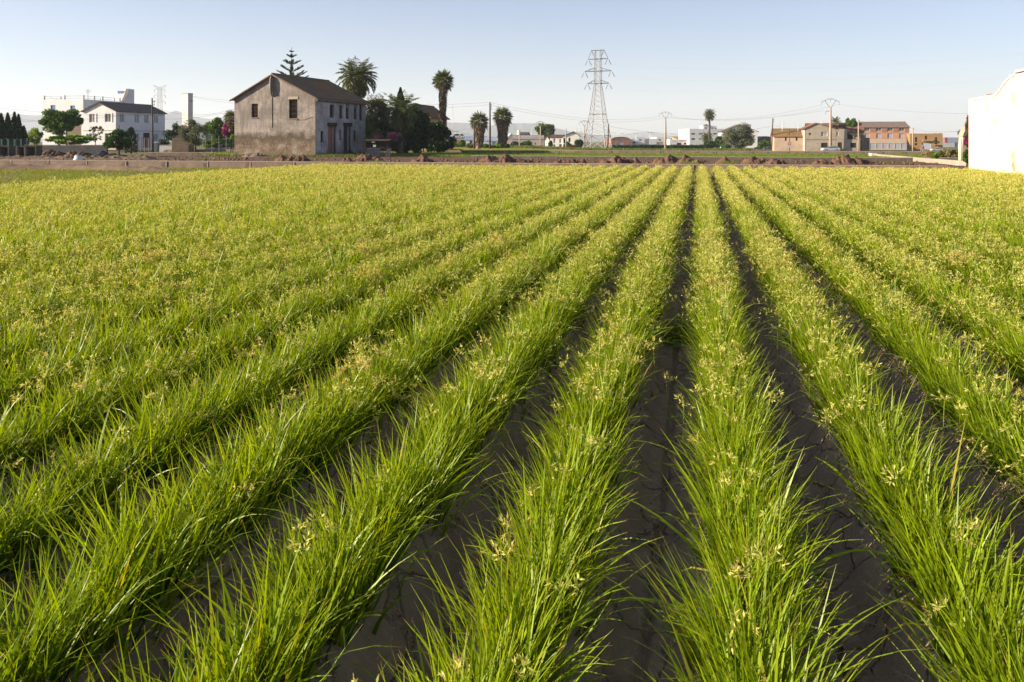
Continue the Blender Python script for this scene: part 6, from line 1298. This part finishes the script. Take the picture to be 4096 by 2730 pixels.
wire('line from the big bowed pole to the tallest bowed pole, lower', (2686, 468, 255), (3355, 419, 198), 2.4, 0.016)
wire('thicker cable from the leaning pole up to the bowed pole bracket', (2430, 505, 205), (3086, 506, 205), 2.0, 0.019)
wire('cable from the dark pole before the palm to the left', (1897, 510, 150), (1690, 533, 170), .4, 0.014)
wire('long low cable crossing behind the stout palms', (1780, 520, 200), (2430, 503, 205), 2.6, 0.016)
wire('thick line leaving the tallest bowed pole to the left', (3296, 443, 198), (2686, 470, 255), 1.4, 0.019)
wire('line leaving the tallest bowed pole to the right edge', (3357, 419, 198), (4200, 452, 150), 1.0, 0.014)
wire('cable from the leaning pole to the grey house roof', (3090, 500, 205), (3215, 519, 203), .3, 0.014)
wire('cable from the slim brown pole to the small palm', (3651, 515, 190), (3842, 527, 58), .3, 0.010)
wire('cable between the slim pale pole and the slim brown pole', (3434, 481, 195), (3651, 513, 190), .8, 0.013)
for k, (px, D, y0, y1) in enumerate(((3129, 205, 486, 520), (3192, 205, 499, 520), (3285, 203, 485, 500), (2301, 240, 506, 532), (2318, 240, 512, 545), (2126, 250, 516, 545))):
    x = PX(px, D); t = empty('television_aerial', (x, D, PZ(y1, D)), ['television aerial on the ochre-roofed barn, left one', 'television aerial on the ochre-roofed barn, right one', 'short aerial on the ridge of the grey house', 'taller aerial over the white gabled house', 'shorter aerial at the right side of the white gabled house', 'thin aerial above the long low barn'][k], 'aerial', 'television aerials on the farm roofs'); h = PZ(y0, D) - PZ(y1, D)
    MB().bar((0, 0, -.3), (0, 0, h), .06).build('mast', steel, t); b = MB()
    for j in range(3): b.bar((-.7, 0, h - .2 - j * .45), (.7, 0, h - .2 - j * .45), 0.019)
    b.build('elements', steel, t)

for k, (u, v, h, n, m_, lb) in enumerate(((-.17, 6.6, .32, 260, gr_green, 'thin clump of weeds growing in the furrow left of the middle row'), (-.6, 50.5, .55, 500, gr_green, 'green weed clump between two dirt heaps in line with the middle row'), (1.7, 49.5, .6, 420, gr_green, 'green weed clump right of the single pointed dirt heap'), (-21.5, 51, .4, 420, gr_green, 'green weed clump on the headland right of the whitish tank'))):
    rg = np.random.default_rng(900 + k); x, y = fu(u, v); r = .16 if k == 0 else .55; P0 = np.stack([rg.normal(0, r * .6, n), rg.normal(0, r * .6, n), np.zeros(n)], -1)
    V, Fc, al, per = ribbons(P0, rg.random(n) * 6.28, h * (.5 + .6 * rg.random(n)), np.abs(rg.normal(.25, .2, n)), .3 + rg.random(n), (.006 if k == 0 else .02) * (.7 + .6 * rg.random(n)), rg.normal(0, .6, n), 3)
    o = npmesh('weed_clump', V, Fc, m_, loc=(x, y, -.03)); tag(o, lb, 'weeds', 'green weed clumps')
# ---------------------------------------------------------------- haze: one closed box of even air round the place
def haze():
    m = bpy.data.materials.new('haze_air'); m.use_nodes = True; nt = m.node_tree
    for n in list(nt.nodes):
        if n.type == 'BSDF_PRINCIPLED': nt.nodes.remove(n)
    v = N(nt, 'ShaderNodeVolumePrincipled'); v.inputs['Color'].default_value = (.80, .88, 1.0, 1)
    v.inputs['Density'].default_value = 1.5e-4; v.inputs['Anisotropy'].default_value = .12
    nt.links.new(v.outputs[0], nt.nodes['Material Output'].inputs['Volume'])
    o = MB().box(-9800, 9800, -500, 10200, -30, 420).build('haze', m); tag(o, 'pale bluish air fading the far mountains', 'haze', kind='stuff')
haze()
